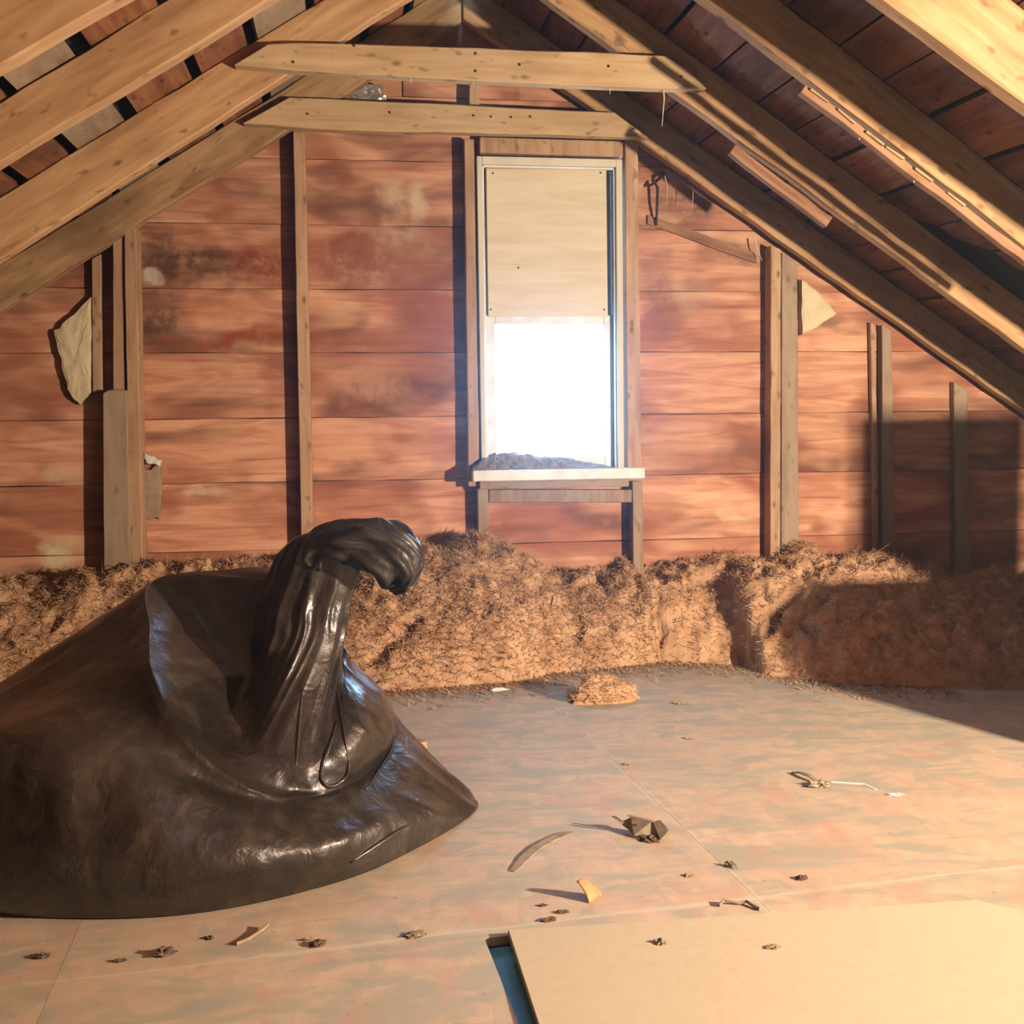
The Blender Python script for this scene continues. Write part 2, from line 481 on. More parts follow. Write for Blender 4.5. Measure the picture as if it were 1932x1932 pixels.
def slab(bm, poly, Y0, Y1):
    if len(poly) < 3: return
    A = [bm.verts.new((x, Y0, z)) for x, z in poly]; B = [bm.verts.new((x, Y1, z)) for x, z in poly]
    bm.faces.new(A); bm.faces.new(B[::-1])
    for i in range(len(A)): bm.faces.new((A[i], B[i], B[(i+1) % len(A)], A[(i+1) % len(A)]))
for rect in ((-4.6, -.1, WXL, 3.5), (WXR, -.1, 5.4, 3.5), (WXL, -.1, WXR, WZB), (WXL, WZT, WXR, 3.5)):
    slab(bmw, under_roof([(rect[0], rect[1]), (rect[2], rect[1]), (rect[2], rect[3]), (rect[0], rect[3])], 4.25, .06), YW+.028, YW+.06)
wall = bm_obj('wall_back', bmw, M['backing']); tag(wall, kind='structure')
pi = 0
for i in range(len(zrow)-1):
    z0, z1 = zrow[i]+.0008, zrow[i+1]-.0008
    spans = [(-4.0, 4.8)]
    if zrow[i] >= WZB-.001 and zrow[i+1] <= WZT+.001: spans = [(-4.0, WXL), (WXR, 4.8)]
    elif i in (0, 1, 2): spans = [(-4.0, 4.8)]
    elif i == 9: spans = [(-4, .12), (.124, 4.2)]
    for x0, x1 in spans:
        poly = under_roof([(x0, z0), (x1, z0), (x1, z1), (x0, z1)])
        if len(poly) < 3: continue
        rng = random.Random(i*7+int(x0*10))
        off = rng.uniform(0, .006)
        pi += 1
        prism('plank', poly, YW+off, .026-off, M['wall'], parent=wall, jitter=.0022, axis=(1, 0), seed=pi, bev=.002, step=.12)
# closing gable behind the photographer
bmf = bmesh.new()
slab(bmf, under_roof([(-4.6, -.1), (5.6, -.1), (5.6, 3.6), (-4.6, 3.6)], 0, .06), YBACK-.05, YBACK)
tag(bm_obj('wall_front', bmf, M['lath']), kind='structure')

# ------------------------------------------------------------------ rafters
LAB_L = ['weathered roof rafter on the left, farthest one lying against the gable boards',
         'pale tan roof rafter on the left carrying the end of the nearer collar tie',
         'pale tan roof rafter crossing the upper left corner, third from the gable',
         'roof rafter cut off by the top left corner of the view']
LAB_R = ['dark roof rafter on the right against the gable with a thin lit lower edge',
         'tan roof rafter on the right carrying the end of the nearer collar tie',
         'tan roof rafter on the right with lath scraps nailed underneath, third from the gable',
         'roof rafter at the top right corner of the view, nearest in sight']
lastL, lastR = LB[3], RB[3]
def rafter(side, i):
    Y = RY[i]
    B = (LB if side < 0 else RB)
    T = Ltop(Y) if side < 0 else Rtop(Y)
    Bl = B[i] if i < 4 else (T[0], T[1]-.16)
    ax, az = cross(Ltop(Y), Rtop(Y))
    xe = XL if side < 0 else XR
    xa = ax+(-.004 if side < 0 else .004)
    pts = [(xa, T[0]*xa+T[1]), (xe, T[0]*xe+T[1]), (xe, Bl[0]*xe+Bl[1]), (xa, Bl[0]*xa+Bl[1])]
    pts = clip_half(pts, 0, -1, -.03)
    lab = (LAB_L if side < 0 else LAB_R)
    o = prism('rafter', pts, Y, .048, M['rafter_old'] if i == 0 and side < 0 else M['rafter'], jitter=.004, seed=i+10*side, bev=.004)
    tag(o, lab[i] if i < 4 else 'roof rafter overhead on the %s, %s one behind the view' % ('left' if side < 0 else 'right', ['first', 'second', 'third'][i-4]), 'rafter', 'roof rafters')
    return o
for i in range(5):
    rafter(-1, i); rafter(1, i)

# lath scraps and battens nailed under the right-hand rafters
def strip_under(px0, px1, Y, h, th, mat, name, label, cat, seed, dY=0.0):
    a, b = onY(*px0, Y), onY(*px1, Y)
    e = Vector((b.x-a.x, b.z-a.z)).normalized(); n = Vector((e.y, -e.x))
    if n.y > 0: n = -n
    pts = [(a.x, a.z), (b.x, b.z), (b.x+n.x*h, b.z+n.y*h), (a.x+n.x*h*.9, a.z+n.y*h*.9)]
    o = prism(name, pts, Y+dY, th, mat, jitter=.004, seed=seed, bev=.002, step=.05)
    tag(o, label, cat); return o
strip_under((1521, 158), (2050, 560), RY[2], .026, .03, M['lath'], 'lath_strip', 'ragged brown lath strip nailed under the third right rafter', 'lath', 5, .005)
strip_under((1388, 272), (1572, 410), RY[1], .040, .032, M['lath'], 'batten', 'short reddish batten nailed under the tan right rafter below the collar tie', 'batten', 6, .004)
for k, t in enumerate((.02, .17, .33, .44, .60, .78)):
    p, q = (1524+t*340, 160+t*258), (1524+(t+.1)*340, 160+(t+.1)*258)
    strip_under(p, q, RY[2]-.006, .006, .010, M['tie'], 'lath_splinter', 'pale lath splinter under the third right rafter, %s from the top' % ('first', 'second', 'third', 'fourth', 'fifth', 'lowest')[k], 'splinter', 20+k)['group'] = 'pale lath splinters'

# ------------------------------------------------------------------ collar ties
o = prism_px('collar_tie', [(505, 82), (560, 79), (900, 90), (1255, 104), (1300, 130), (1335, 166), (1255, 166), (900, 152), (560, 133), (440, 122)], RY[1]-.048, .046, M['tie'], jitter=.002, axis=(1, 0), bev=.004, seed=3)
tag(o, 'broad pale collar tie with pointed ends, the nearer of the two', 'collar tie', 'collar ties')
o = prism_px('collar_tie', [(545, 184), (620, 186), (900, 199), (1160, 212), (1225, 260), (1050, 254), (640, 245), (457, 232)], RY[0]-.048, .046, M['tie'], jitter=.002, axis=(1, 0), bev=.004, seed=4)
tag(o, 'narrower tan collar tie close to the gable, behind the nearer tie', 'collar tie', 'collar ties')

TIES = [x for x in COL.objects if x.name.startswith('collar_tie')]
def nail(parent, px, py, Y, r=.0045):
    v = onY(px, py, Y)
    bm = bmesh.new(); bmesh.ops.create_cone(bm, cap_ends=True, segments=8, radius1=r, radius2=r, depth=.003, matrix=Matrix.Rotation(math.pi/2, 4, 'X'))
    k = bm_obj('nail_head', bm, M['iron']); k.location = (v.x, Y-.0012, v.z)
    bpy.context.view_layer.update()
    k.parent = parent; k.matrix_parent_inverse = parent.matrix_world.inverted()
for a_ in ((897, 101), (897, 134), (980, 122), (1148, 125), (668, 86), (1285, 145), (553, 117)): nail(TIES[0], *a_, RY[1]-.048)
for a_ in ((893, 218), (926, 220), (964, 221), (1000, 220), (735, 212), (580, 215), (1195, 243)): nail(TIES[1], *a_, RY[0]-.048)
# ------------------------------------------------------------------ studs
SY = 4.125
def stud(px, label, mat='stud', Y=SY, Y1=YW-.001, name='stud', cat='stud', grp='gable wall studs', seed=1):
    o = prism_px(name, px, Y, Y1-Y, M[mat], jitter=.0018, bev=.003, seed=seed, axis=(0, 1))
    tag(o, label, cat, grp); return o
stud([(553, 248), (574, 248), (592, 1090), (569, 1090)], 'tall narrow stud left of the window, rising behind the black bag', seed=1)
stud([(233, 432), (256, 428), (270, 1110), (246, 1110)], 'bright orange stud, front one of the left stud cluster', Y=4.11, seed=2)
stud([(212, 447), (232, 436), (236, 736), (213, 736)], 'brown stud sistered to the left of the bright orange stud', seed=3)
stud([(193, 742), (205, 736), (240, 736), (246, 1110), (196, 1110)], 'grey dusty block of studding low in the left stud cluster', 'stud_grey', Y=4.105, seed=4)
stud([(172, 488), (190, 478), (193, 738), (174, 742)], 'short pale batten at the far left beside the plaster slab', Y=4.165, name='batten', cat='batten', grp='gable battens', seed=5)
stud([(876, 262), (894, 262), (905, 918), (884, 918)], 'stud along the left side of the window frame', seed=6)
stud([(1179, 262), (1203, 262), (1211, 884), (1184, 884)], 'stud along the right side of the window frame', seed=7)
stud([(885, 150), (905, 150), (905, 204), (885, 204)], 'short stud above the farther collar tie in the gable peak', seed=8)
stud([(905, 258), (1178, 266), (1178, 296), (905, 288)], 'reddish header board over the window', name='header', cat='header', grp='window framing', Y=4.14, seed=9)
stud([(922, 924), (1192, 924), (1192, 948), (922, 948)], 'horizontal rough sill under the window apron', 'stud_grey', name='rough_sill', cat='sill', grp='window framing', seed=10)
stud([(901, 920), (921, 920), (925, 1150), (904, 1150)], 'cripple stud under the left end of the window sill', 'stud_grey', seed=11)
stud([(1193, 908), (1212, 908), (1216, 1150), (1196, 1150)], 'cripple stud under the right end of the window sill', 'stud_grey', seed=12)
stud([(1455, 462), (1474, 470), (1472, 1150), (1453, 1150)], 'orange stud right of the window, left half of the pair', seed=13)
stud([(1475, 475), (1505, 496), (1508, 1150), (1474, 1150)], 'grey dusty stud, right half of the pair right of the window', 'stud_grey', seed=14, Y=4.135)
stud([(1643, 608), (1652, 612), (1660, 1150), (1650, 1150)], 'thin pale batten at the right under the dark rafter', name='batten', cat='batten', grp='gable battens', Y=4.172, seed=15)
stud([(1664, 612), (1682, 624), (1692, 1150), (1668, 1150)], 'dim stud at the right beside the thin pale batten', 'stud_grey', Y=4.155, seed=16)
stud([(1800, 720), (1826, 738), (1832, 1160), (1804, 1160)], 'shadowed stud at the far right edge of the gable', 'stud_grey', Y=4.165, seed=17)
# nailed board on the gable to the right of the window
o = prism_px('board_scrap', [(1222, 405), (1300, 432), (1425, 478), (1428, 497), (1330, 462), (1222, 422)], 4.188, .011, M['lath'], jitter=.002, bev=.002, seed=40)
tag(o, 'faint slanting board scrap on the gable right of the window', 'board')

# ------------------------------------------------------------------ window
win = empty('window_1', ((WXL+WXR)/2, YW, WZB)); tag(win, kind='structure')
def wx(px, Y, y=600): return onY(px, y, Y).x
def wz(py, Y, x=1040): return onY(x, py, Y).z
def box(name, lo, hi, mat, parent=None, bev=.003):
    c = Vector(((lo[0]+hi[0])/2, (lo[1]+hi[1])/2, lo[2]))
    bm = bmesh.new(); box_bm(bm, lo, hi)
    o = bm_obj(name, bm, mat, parent, loc=c)
    if bev: bevel(o, bev)
    return o
JY = 4.115
jl0, jl1, jr0, jr1 = wx(904, JY), wx(914, JY), wx(1164, JY), wx(1176, JY)
zt0, zt1 = wz(297, JY), wz(312, JY)
zs = wz(893, JY)
box('jamb', (jl0, JY, zs), (jl1, YW+.07, zt0), M['jamb'], win)
box('jamb', (jr0, JY, zs), (jr1, YW+.07, zt0), M['jamb'], win)
box('head_jamb', (jl1, JY, zt1), (jr0, YW+.07, zt0), M['jamb'], win)
st = wx(1160, 4.135)
box('stop_strip', (jl1, JY+.012, zs), (jl1+.008, JY+.03, zt1), M['white_paint'], win, .002)
box('stop_strip', (jr0-.008, JY+.012, zs), (jr0, JY+.03, zt1), M['white_paint'], win, .002)
box('stop_strip', (jl1, JY+.012, zt1-.008), (jr0, JY+.03, zt1), M['white_paint'], win, .002)
# lower sash
sy0, sy1 = 4.158, 4.195
sx0, sx1 = jl1+.003, jr0-.003
sz1, sz0 = wz(594, sy0), zs+.002
gx0, gx1 = wx(936, sy0, 750), wx(1140, sy0, 750)
gz1, gz0 = wz(613, sy0), wz(862, sy0)
def sash(name, z0, z1, g0, g1, y0, y1, wl, wr, pane='glass'):
    bm = bmesh.new()
    for lo, hi in (((sx0, y0, z0), (wl, y1, z1)), ((wr, y0, z0), (sx1, y1, z1)), ((wl, y0, g1), (wr, y1, z1)), ((wl, y0, z0), (wr, y1, g0))):
        box_bm(bm, lo, hi)
    c = Vector(((sx0+sx1)/2, (y0+y1)/2, z0))
    o = bm_obj(name, bm, M['white_paint'], win, loc=c); bevel(o, .004)
    bm = bmesh.new(); ym = (y0+y1)/2
    box_bm(bm, (wl-.005, ym-.002, g0-.005), (wr+.005, ym+.002, g1+.005))
    p = bm_obj('pane', bm, M[pane], None, loc=c)
    p.parent = o; p.location = (0, 0, 0)
    return o
s = NT('dusty_glass')
tr = s.n('ShaderNodeBsdfTransparent'); tr.inputs[0].default_value = (.93, .96, 1, 1)
mx = s.n('ShaderNodeMixShader'); mx.inputs[0].default_value = .10
s.color((.6, .6, .6)); s.rough(.15)
s.l(tr.outputs[0], mx.inputs[1]); s.l(s.b.outputs[0], mx.inputs[2])
s.l(mx.outputs[0], s.t.nodes['Material Output'].inputs[0]); M['glass'] = s.m
sash('lower_sash', sz0, sz1, gz0, gz1, sy0, sy1, gx0, gx1)
sash('upper_sash', sz1-.04, zt1-.002, sz1-.002, zt1-.04, 4.205, 4.24, gx0, gx1, 'jamb')
box('sash_lock', (wx(988, sy0), sy0+.005, sz1-.001), (wx(1000, sy0), sy0+.03, sz1+.012), M['iron'], win, .002)
# sill board and apron
SYF = 4.035
box('sill', (wx(892, SYF, 890), SYF, wz(906, SYF)), (wx(1217, SYF, 890), YW+.07, wz(885.5, SYF)), M['white_paint'], win, .004)
box('apron', (wx(905, 4.10, 915), 4.10, wz(921, 4.10)), (wx(1187, 4.10, 915), 4.126, wz(905, 4.10)-.002), M['stud_grey'], win, .003)  # darker wood puts the shade below the sill into the apron's colour
# plywood over the upper half
yb = 4.150
o = prism_px('plywood_panel', [(917, 317), (1144, 320), (1147, 597), (921, 597)], yb, .012, M['cover'], bev=.002, axis=(1, 0))
tag(o, 'pale plywood panel covering the upper half of the window', 'plywood')
cov = o
for px, py in ((926, 584), (1140, 584), (930, 327), (1133, 326), (978, 505)):
    nail(cov, px, py, yb, .004)
# portal for the daylight that comes in by the window
pl = bpy.data.lights.new('window_daylight', 'AREA'); pl.shape = 'RECTANGLE'
pl.size = gx1-gx0+.05; pl.size_y = gz1-gz0+.05; pl.cycles.is_portal = True
po = bpy.data.objects.new('window_daylight', pl); COL.objects.link(po)
po.location = ((gx0+gx1)/2, YW+.09, (gz0+gz1)/2); po.rotation_euler = (rad(-90), 0, 0)

# ------------------------------------------------------------------ floor
fl_bm = bmesh.new(); box_bm(fl_bm, (-4.5, YBACK, -.12), (5.4, YW+.03, -.06))
floor = bm_obj('floor', fl_bm, M['lath']); tag(floor, kind='structure')
def to_uv(p): q = Vector((p[0], p[1]))-O; return q.dot(ex), q.dot(ey)-vO
def to_xy(u, v): q = O+ex*u+ey*(v+vO); return q.x, q.y
h_a = to_uv(onZ(916, 1770)); h_b = to_uv(onZ(958, 1887))
HU0, HV1 = (h_a[0]+h_b[0])/2, h_a[1]
HOLE = (HU0, HV1-.75, HU0+.13, HV1)
W, H = 1.22, 2.44
def clip_room(poly):
    for a, b, c in ((-1, 0, 3.9), (1, 0, 4.6), (0, -1, -YBACK), (0, 1, YW+.0)):
        if len(poly) < 3: return poly
        poly = clip_half(poly, a, b, c)
    return poly
def sheet(u0, v0, u1, v1):
    g = .0004
    u0, v0, u1, v1 = u0+g, v0+g, u1-g, v1-g
    cells = [(u0, v0, u1, v1)]
    a, b, c, d = HOLE
    if a < u1 and c > u0 and b < v1 and d > v0:
        A, B, C, D = max(a, u0), max(b, v0), min(c, u1), min(d, v1)
        cells = [q for q in ((u0, v0, A, v1), (C, v0, u1, v1), (A, v0, C, B), (A, D, C, v1)) if q[2]-q[0] > .004 and q[3]-q[1] > .004]
    bm = bmesh.new(); n = 0
    for q in cells:
        poly = clip_room([to_xy(q[0], q[1]), to_xy(q[2], q[1]), to_xy(q[2], q[3]), to_xy(q[0], q[3])])
        if len(poly) < 3: continue
        n += 1
        A = [bm.verts.new((x, y, 0)) for x, y in poly]; B = [bm.verts.new((x, y, -.016)) for x, y in poly]
        bm.faces.new(A); bm.faces.new(B[::-1])
        for i in range(len(A)): bm.faces.new((A[i], B[i], B[(i+1) % len(A)], A[(i+1) % len(A)]))
    if not n: bm.free(); return
    bmesh.ops.remove_doubles(bm, verts=bm.verts, dist=1e-5)
    bm_obj('floor_sheet', bm, M['osb'], floor)
for i in range(-4, 5):
    for j in range(-2, 4):
        sh = (i % 2)*-.0
        sheet(i*W, j*H-H*0+sh, (i+1)*W, (j+1)*H+sh)
# blue panel below the cut opening
bm = bmesh.new()
a, b, c, d = HOLE
P = [to_xy(a-.02, b), to_xy(c, b), to_xy(c, d-.002), to_xy(a-.02, d-.002)]
A = [bm.verts.new((x, y, -.018)) for x, y in P]; B = [bm.verts.new((x, y, -.059)) for x, y in P]
bm.faces.new(A); bm.faces.new(B[::-1])
for i in range(4): bm.faces.new((A[i], B[i], B[(i+1) % 4], A[(i+1) % 4]))
o = bm_obj('foam_panel', bm, M['blue'], loc=Vector((*to_xy((a+c)/2, (b+d)/2), -.059)))
tag(o, 'blue foam panel showing in the cut floor opening beside the loose board', 'foam panel')
# loose board lying over it
p0, p1, p2 = onZ(958, 1754, .012), onZ(1017, 1890, .012), onZ(1840, 1697, .012)
ux = (p2-p0); ux.z = 0; wl_ = ux.length; ux.normalize()
uy = (p1-p0); uy.z = 0; uy = (uy-ux*uy.dot(ux)*.5).normalized()
cor = [p0, p2, p2+Vector((.06, -.06, 0))]
cor = [p0, p2, p2+ux*.05-ux.cross(Vector((0, 0, 1)))*-.045, p2+ux*.05+uy*1.05, p0+uy*1.05]
bm = bmesh.new()
A = [bm.verts.new((q.x, q.y, .012)) for q in cor]; B = [bm.verts.new((q.x, q.y, .001)) for q in cor]
bm.faces.new(A); bm.faces.new(B[::-1])
for i in range(len(A)): bm.faces.new((A[i], B[i], B[(i+1) % len(A)], A[(i+1) % len(A)]))
o = bm_obj('loose_board', bm, M['particle'], loc=Vector((sum(q.x for q in cor)/5, sum(q.y for q in cor)/5, .001))); bevel(o, .0015)
tag(o, 'large pale board with a clipped corner lying loose in the foreground', 'board')

# ------------------------------------------------------------------ loose insulation
def smooth(t): t = max(0, min(1, t)); return t*t*(3-2*t)
def interp(tab, x):
    if x <= tab[0][0]: return tab[0][1]
    for (a, b), (c, d) in zip(tab, tab[1:]):
        if x <= c: return b+(d-b)*(x-a)/(c-a)
    return tab[-1][1]
# crest height against the boards and front foot line, measured at the wall / on the floor
crest_px = [(-250, 1120), (64, 1100), (180, 1092), (290, 1085), (420, 1075), (600, 1060), (740, 1050), (790, 1040), (840, 1042), (885, 1028), (930, 1034), (985, 1052), (1020, 1082), (1060, 1098), (1140, 1094), (1175, 1088), (1195, 1066), (1240, 1076), (1300, 1084), (1400, 1062), (1470, 1056), (1520, 1046), (1570, 1056), (1620, 1060), (1690, 1074), (1780, 1086), (1900, 1092), (2200, 1120)]
crest = sorted((onY(x, y, 4.0).x, onY(x, y, 4.0).z) for x, y in crest_px)
foot_px = [(-350, 1330), (64, 1310), (300, 1305), (640, 1305), (760, 1303), (850, 1296), (960, 1288), (1060, 1270), (1150, 1262), (1250, 1250), (1330, 1252), (1400, 1256), (1450, 1276), (1600, 1292), (1868, 1300), (2200, 1300)]
foot = sorted((onZ(x, y).x, onZ(x, y).y) for x, y in foot_px)
cracks = [[(1190, 1075), (1205, 1100), (1222, 1130), (1240, 1165), (1246, 1190), (1236, 1205)], [(1238, 1205), (1258, 1228), (1276, 1245)],
          [(1452, 1185), (1456, 1165), (1475, 1145), (1492, 1115)], [(1410, 1185), (1400, 1205), (1420, 1230)],
          [(700, 1235), (735, 1210), (790, 1165)], [(915, 1062), (940, 1078), (962, 1095)], [(1035, 1130), (1055, 1160), (1090, 1195)], [(1065, 1104), (1100, 1100), (1140, 1098)]]
def height(X, Y):
    yf = interp(foot, X); H_ = interp(crest, X)
    t = (4.0-Y)/(4.0-yf)
    if t < 0: base = H_*(1-.12*t*t) if t > -.5 else H_
    elif t < 1: base = H_*(1-t**2.1)**.75
    else: base = -.02*(t-1)*4
    p = Vector((X*1.0, Y*1.0, 0))
    pit = max(0.0, noise.noise(p*12+Vector((0, 0, 4)))-.28)*.30
    n = -min(.05, pit)+.060*noise.fractal(p*4.2+Vector((3, 1, 7)), .8, 2.1, 4) + .055*(min(.3, abs(noise.noise(p*9)))-.2) + .020*noise.noise(p*26)+.010*noise.noise(p*60)
    w = smooth(1.15-max(t, 0)*.85) if t > 0 else 1
    h = base + n*w*min(1, H_/.2)*(1.0 if t < 1 else .5)
    return h
def crack_depth(q):
    d = 0
    for ck in CR:
        for a, b in zip(ck, ck[1:]):
            ab = b-a; s_ = max(0, min(1, (q-a).dot(ab)/ab.dot(ab)))
            r = (q-(a+ab*s_)).length
            if r < .022: d = max(d, 1-r/.022)
    return d
# trace the crack pixels onto the plain mound first
def hit_mound(px, py):
    d = ray(px, py); t = 2.6
    while t < 4.6:
        p = CAM+d*t
        if p.z < height(p.x, min(p.y, 4.19)): return p
        t += .004
    return p
CR = [[Vector((hit_mound(*q).x, hit_mound(*q).y)) for q in ck] for ck in cracks]
def pile(name, x0, x1, label, seed, nstr):
    rng = random.Random(seed)
    dx = .011
    nx = int((x1-x0)/dx); y0, y1 = 3.02, 4.192; ny = int((y1-y0)/dx)
    verts, idx, faces = [], {}, []
    hs = {}
    for i in range(nx+1):
        X = x0+i*dx
        for j in range(ny+1):
            Y = y0+j*dx
            h = height(X, Y)
            if h < -.03: continue
            # edge of this heap: rounds off towards its neighbours
            if h > .02: h -= .085*crack_depth(Vector((X, Y)))*min(1, h/.08)
            e = min(i, nx-i)*dx
            if h > 0 and False: h *= smooth(.35+e/.05)
            hs[i, j] = h
            idx[i, j] = len(verts)
            q3 = Vector((X, Y, h)); f = noise.noise_vector(Vector((X*38, Y*38, 2)))*.005
            if h > .01: f = f+(noise.noise_vector(q3*15)*.020+noise.noise_vector(q3*34)*.010)*min(1, h/.06)
            verts.append((X+f.x, min(4.196, Y+f.y), max(h+f.z, -.004)))
    for i in range(nx):
        for j in range(ny):
            k = [(i, j), (i+1, j), (i+1, j+1), (i, j+1)]
            if all(q in idx for q in k) and max(hs[q] for q in k) > -.0:
                faces.append([idx[q] for q in k])
    # fibres
    keys = [q for q in idx if hs[q] > .004]
    for _ in range(nstr):
        q = rng.choice(keys); v = Vector(verts[idx[q]])
        nb = (q[0]+1, q[1]); nc = (q[0], q[1]+1)
        nrm = Vector((0, 0, 1))
        if nb in idx and nc in idx:
            nrm = (Vector(verts[idx[nb]])-v).cross(Vector(verts[idx[nc]])-v).normalized()
        d = Vector((rng.gauss(0, 1), rng.gauss(0, 1), rng.gauss(0, .7))).normalized()
        d = (d+nrm*rng.uniform(-.1, .7)).normalized()
        L = rng.uniform(.010, .036)*(2.0 if rng.random() < .04 else 1)
        wd = rng.uniform(.0005, .0014)
        sd = d.cross(Vector((rng.gauss(0, 1), rng.gauss(0, 1), rng.gauss(0, 1)))).normalized()*wd
        v = v+Vector((rng.uniform(-1, 1), rng.uniform(-1, 1), 0))*dx*.5+nrm*.002
        bend = Vector((rng.gauss(0, 1), rng.gauss(0, 1), rng.gauss(-.3, .6)))*L*.25
        m_ = v+d*L*.5+bend; e_ = v+d*L
        if e_.y > 4.195 or m_.y > 4.195 or e_.z < .001 or m_.z < .001: continue
        b0 = len(verts)
        verts += [tuple(v-sd), tuple(v+sd), tuple(m_-sd), tuple(m_+sd), tuple(e_)]
        faces += [[b0, b0+1, b0+3, b0+2], [b0+2, b0+3, b0+4]]
    me = bpy.data.meshes.new(name); c = Vector(((x0+x1)/2, 3.8, 0))
    me.from_pydata([tuple(Vector(v)-c) for v in verts], [], faces); me.update()
    for p in me.polygons: p.use_smooth = len(p.vertices) == 4
    o = link(name, me, M['insul']); o.location = c
    tag(o, label, 'insulation', kind='stuff')
    return o
xc1 = onZ(640, 1290).x-.35
xc2 = hit_mound(1236, 1190).x
pile('insulation_pile', -2.4, xc1, 'loose tan insulation heaped along the wall behind the black bag', 1, 32000)
pile('insulation_pile', xc1, xc2, 'high brown fibrous insulation heap below the window', 2, 70000)
pile('insulation_pile', xc2, 3.3, 'long insulation heap right of the window running into shadow', 3, 50000)

def clump(name, px, py, rx, ry, h, mat, label, cat, nf=1500, seed=1, Z=0.0, base=None, grp=None):
    rng = random.Random(seed)
    c = base if base is not None else onZ(px, py, Z)
    bm = bmesh.new()
    bmesh.ops.create_icosphere(bm, subdivisions=4, radius=1)
    for v in bm.verts:
        k = 1+.28*noise.fractal(v.co*1.8+Vector((seed, 0, 0)), .8, 2, 4)
        v.co = Vector((v.co.x*rx*k, v.co.y*ry*k, max(v.co.z, -.05)*h*k))
    pts = [(v.co.copy(), v.normal.copy()) for v in bm.verts if v.co.z > .002]
    for _ in range(nf):
        p, n_ = rng.choice(pts)
        d = Vector((rng.gauss(0, 1), rng.gauss(0, 1), rng.gauss(0, .6))).normalized()+n_*.4
        d.normalize(); L = rng.uniform(.006, .02); sd = d.orthogonal().normalized()*.0011
        e_ = p+d*L
        if e_.z < .001: continue
        bm.faces.new([bm.verts.new(p-sd), bm.verts.new(p+sd), bm.verts.new(e_)])
    me = bpy.data.meshes.new(name)
    bm.to_mesh(me); bm.free()
    o = link(name, me, mat); o.location = (c.x, c.y, c.z+.002)
    tag(o, label, cat, grp)
    return o
o = clump('insulation_clump', 1138, 1322, .105, .055, .075, M['insul'], 'small rusty clump of insulation lying alone on the floor before the heap', 'insulation', 2600, 4)
# thin scatter of fibres on the floor in front of the heaps
def scatter():
    rng = random.Random(9); verts, faces = [], []
    for _ in range(9000):
        X = rng.uniform(-.9, 1.9); yf = interp(foot, X)
        Y = yf-abs(rng.gauss(0, .13))+.06
        p = Vector((X, Y, rng.uniform(.001, .004)))
        a = rng.uniform(0, 6.28); L = rng.uniform(.006, .026); d = Vector((math.cos(a), math.sin(a), rng.uniform(.05, .55)))*L
        sd = Vector((-math.sin(a), math.cos(a), 0))*rng.uniform(.001, .0045)
        b0 = len(verts); verts += [tuple(p-sd), tuple(p+sd), tuple(p+d)]; faces.append([b0, b0+1, b0+2])
    me = bpy.data.meshes.new('insulation_crumbs'); me.from_pydata(verts, [], faces)
    o = link('insulation_crumbs', me, M['insul'])
    tag(o, 'crumbs of brown insulation fibre strewn on the floor before the heaps', 'insulation', kind='stuff')
scatter()
# dust heap on the sill
szt = wz(885.5, SYF)
bm = bmesh.new()
sxa, sxb = wx(893, SYF, 880), wx(1165, SYF, 880)
nX, nY = 90, 18; g = {}
for i in range(nX+1):
    for j in range(nY+1):
        u, v = i/nX, j/nY
        X = sxa+(sxb-sxa)*u; Y = 4.045+(.108)*v
        prof = interp([(0, .25), (.08, .7), (.2, 1.0), (.33, 1.0), (.5, .75), (.65, .7), (.78, .45), (.9, .25), (1, .05)], u)
        h = .062*prof*smooth(v*1.6+.05)*1.0+.012*noise.fractal(Vector((X*30, Y*30, 0)), .8, 2, 3)*prof
        g[i, j] = bm.verts.new((X, Y, szt+max(h, 0)*1.0+.001))
for i in range(nX):
    for j in range(nY): bm.faces.new((g[i, j], g[i+1, j], g[i+1, j+1], g[i, j+1]))
o = bm_obj('insulation_clump', bm, M['sill_dust'], loc=Vector(((sxa+sxb)/2, 4.1, szt)))
sm = o.modifiers.new('thick', 'SOLIDIFY'); sm.thickness = .003
tag(o, 'low grey drift of dusty insulation lying on the white window sill', 'insulation')

# ------------------------------------------------------------------ black plastic bag
def cr(a, b, c, d, t):
    return .5*((2*b)+(c-a)*t+(2*a-5*b+4*c-d)*t*t+(3*b-a-3*c+d)*t*t*t)
def G(px, py, z=.004): return onZ(px, py, z)
R_ = []
R_.append([G(-250,1545), G(-260,1640), G(-120,1708), G(100,1731), G(350,1725), G(560,1686), G(740,1624), G(902,1521), G(800,1475), G(600,1442), G(350,1432), G(50,1448)])
R_.append([at(*q) for q in ((-290,1500,2.27),(-310,1580,2.0),(-150,1640,1.83),(90,1650,1.785),(350,1645,1.80),(560,1612,1.885),(735,1560,2.05),(884,1508,2.35),(790,1425,2.56),(600,1390,2.72),(350,1390,2.76),(30,1410,2.68))])
R_.append([at(*q) for q in ((-200,1420,2.3),(-220,1460,2.05),(-80,1420,1.88),(90,1420,1.83),(330,1500,1.85),(520,1550,1.92),(690,1520,2.06),(805,1448,2.30),(770,1380,2.53),(620,1270,2.68),(380,1210,2.7),(60,1290,2.6))])
R_.append([at(*q) for q in ((160,1185,2.38),(165,1250,2.20),(200,1310,2.03),(265,1390,1.93),(400,1482,1.925),(545,1520,1.97),(680,1488,2.10),(760,1410,2.31),(735,1330,2.5),(645,1230,2.62),(520,1110,2.64),(300,1115,2.56))])
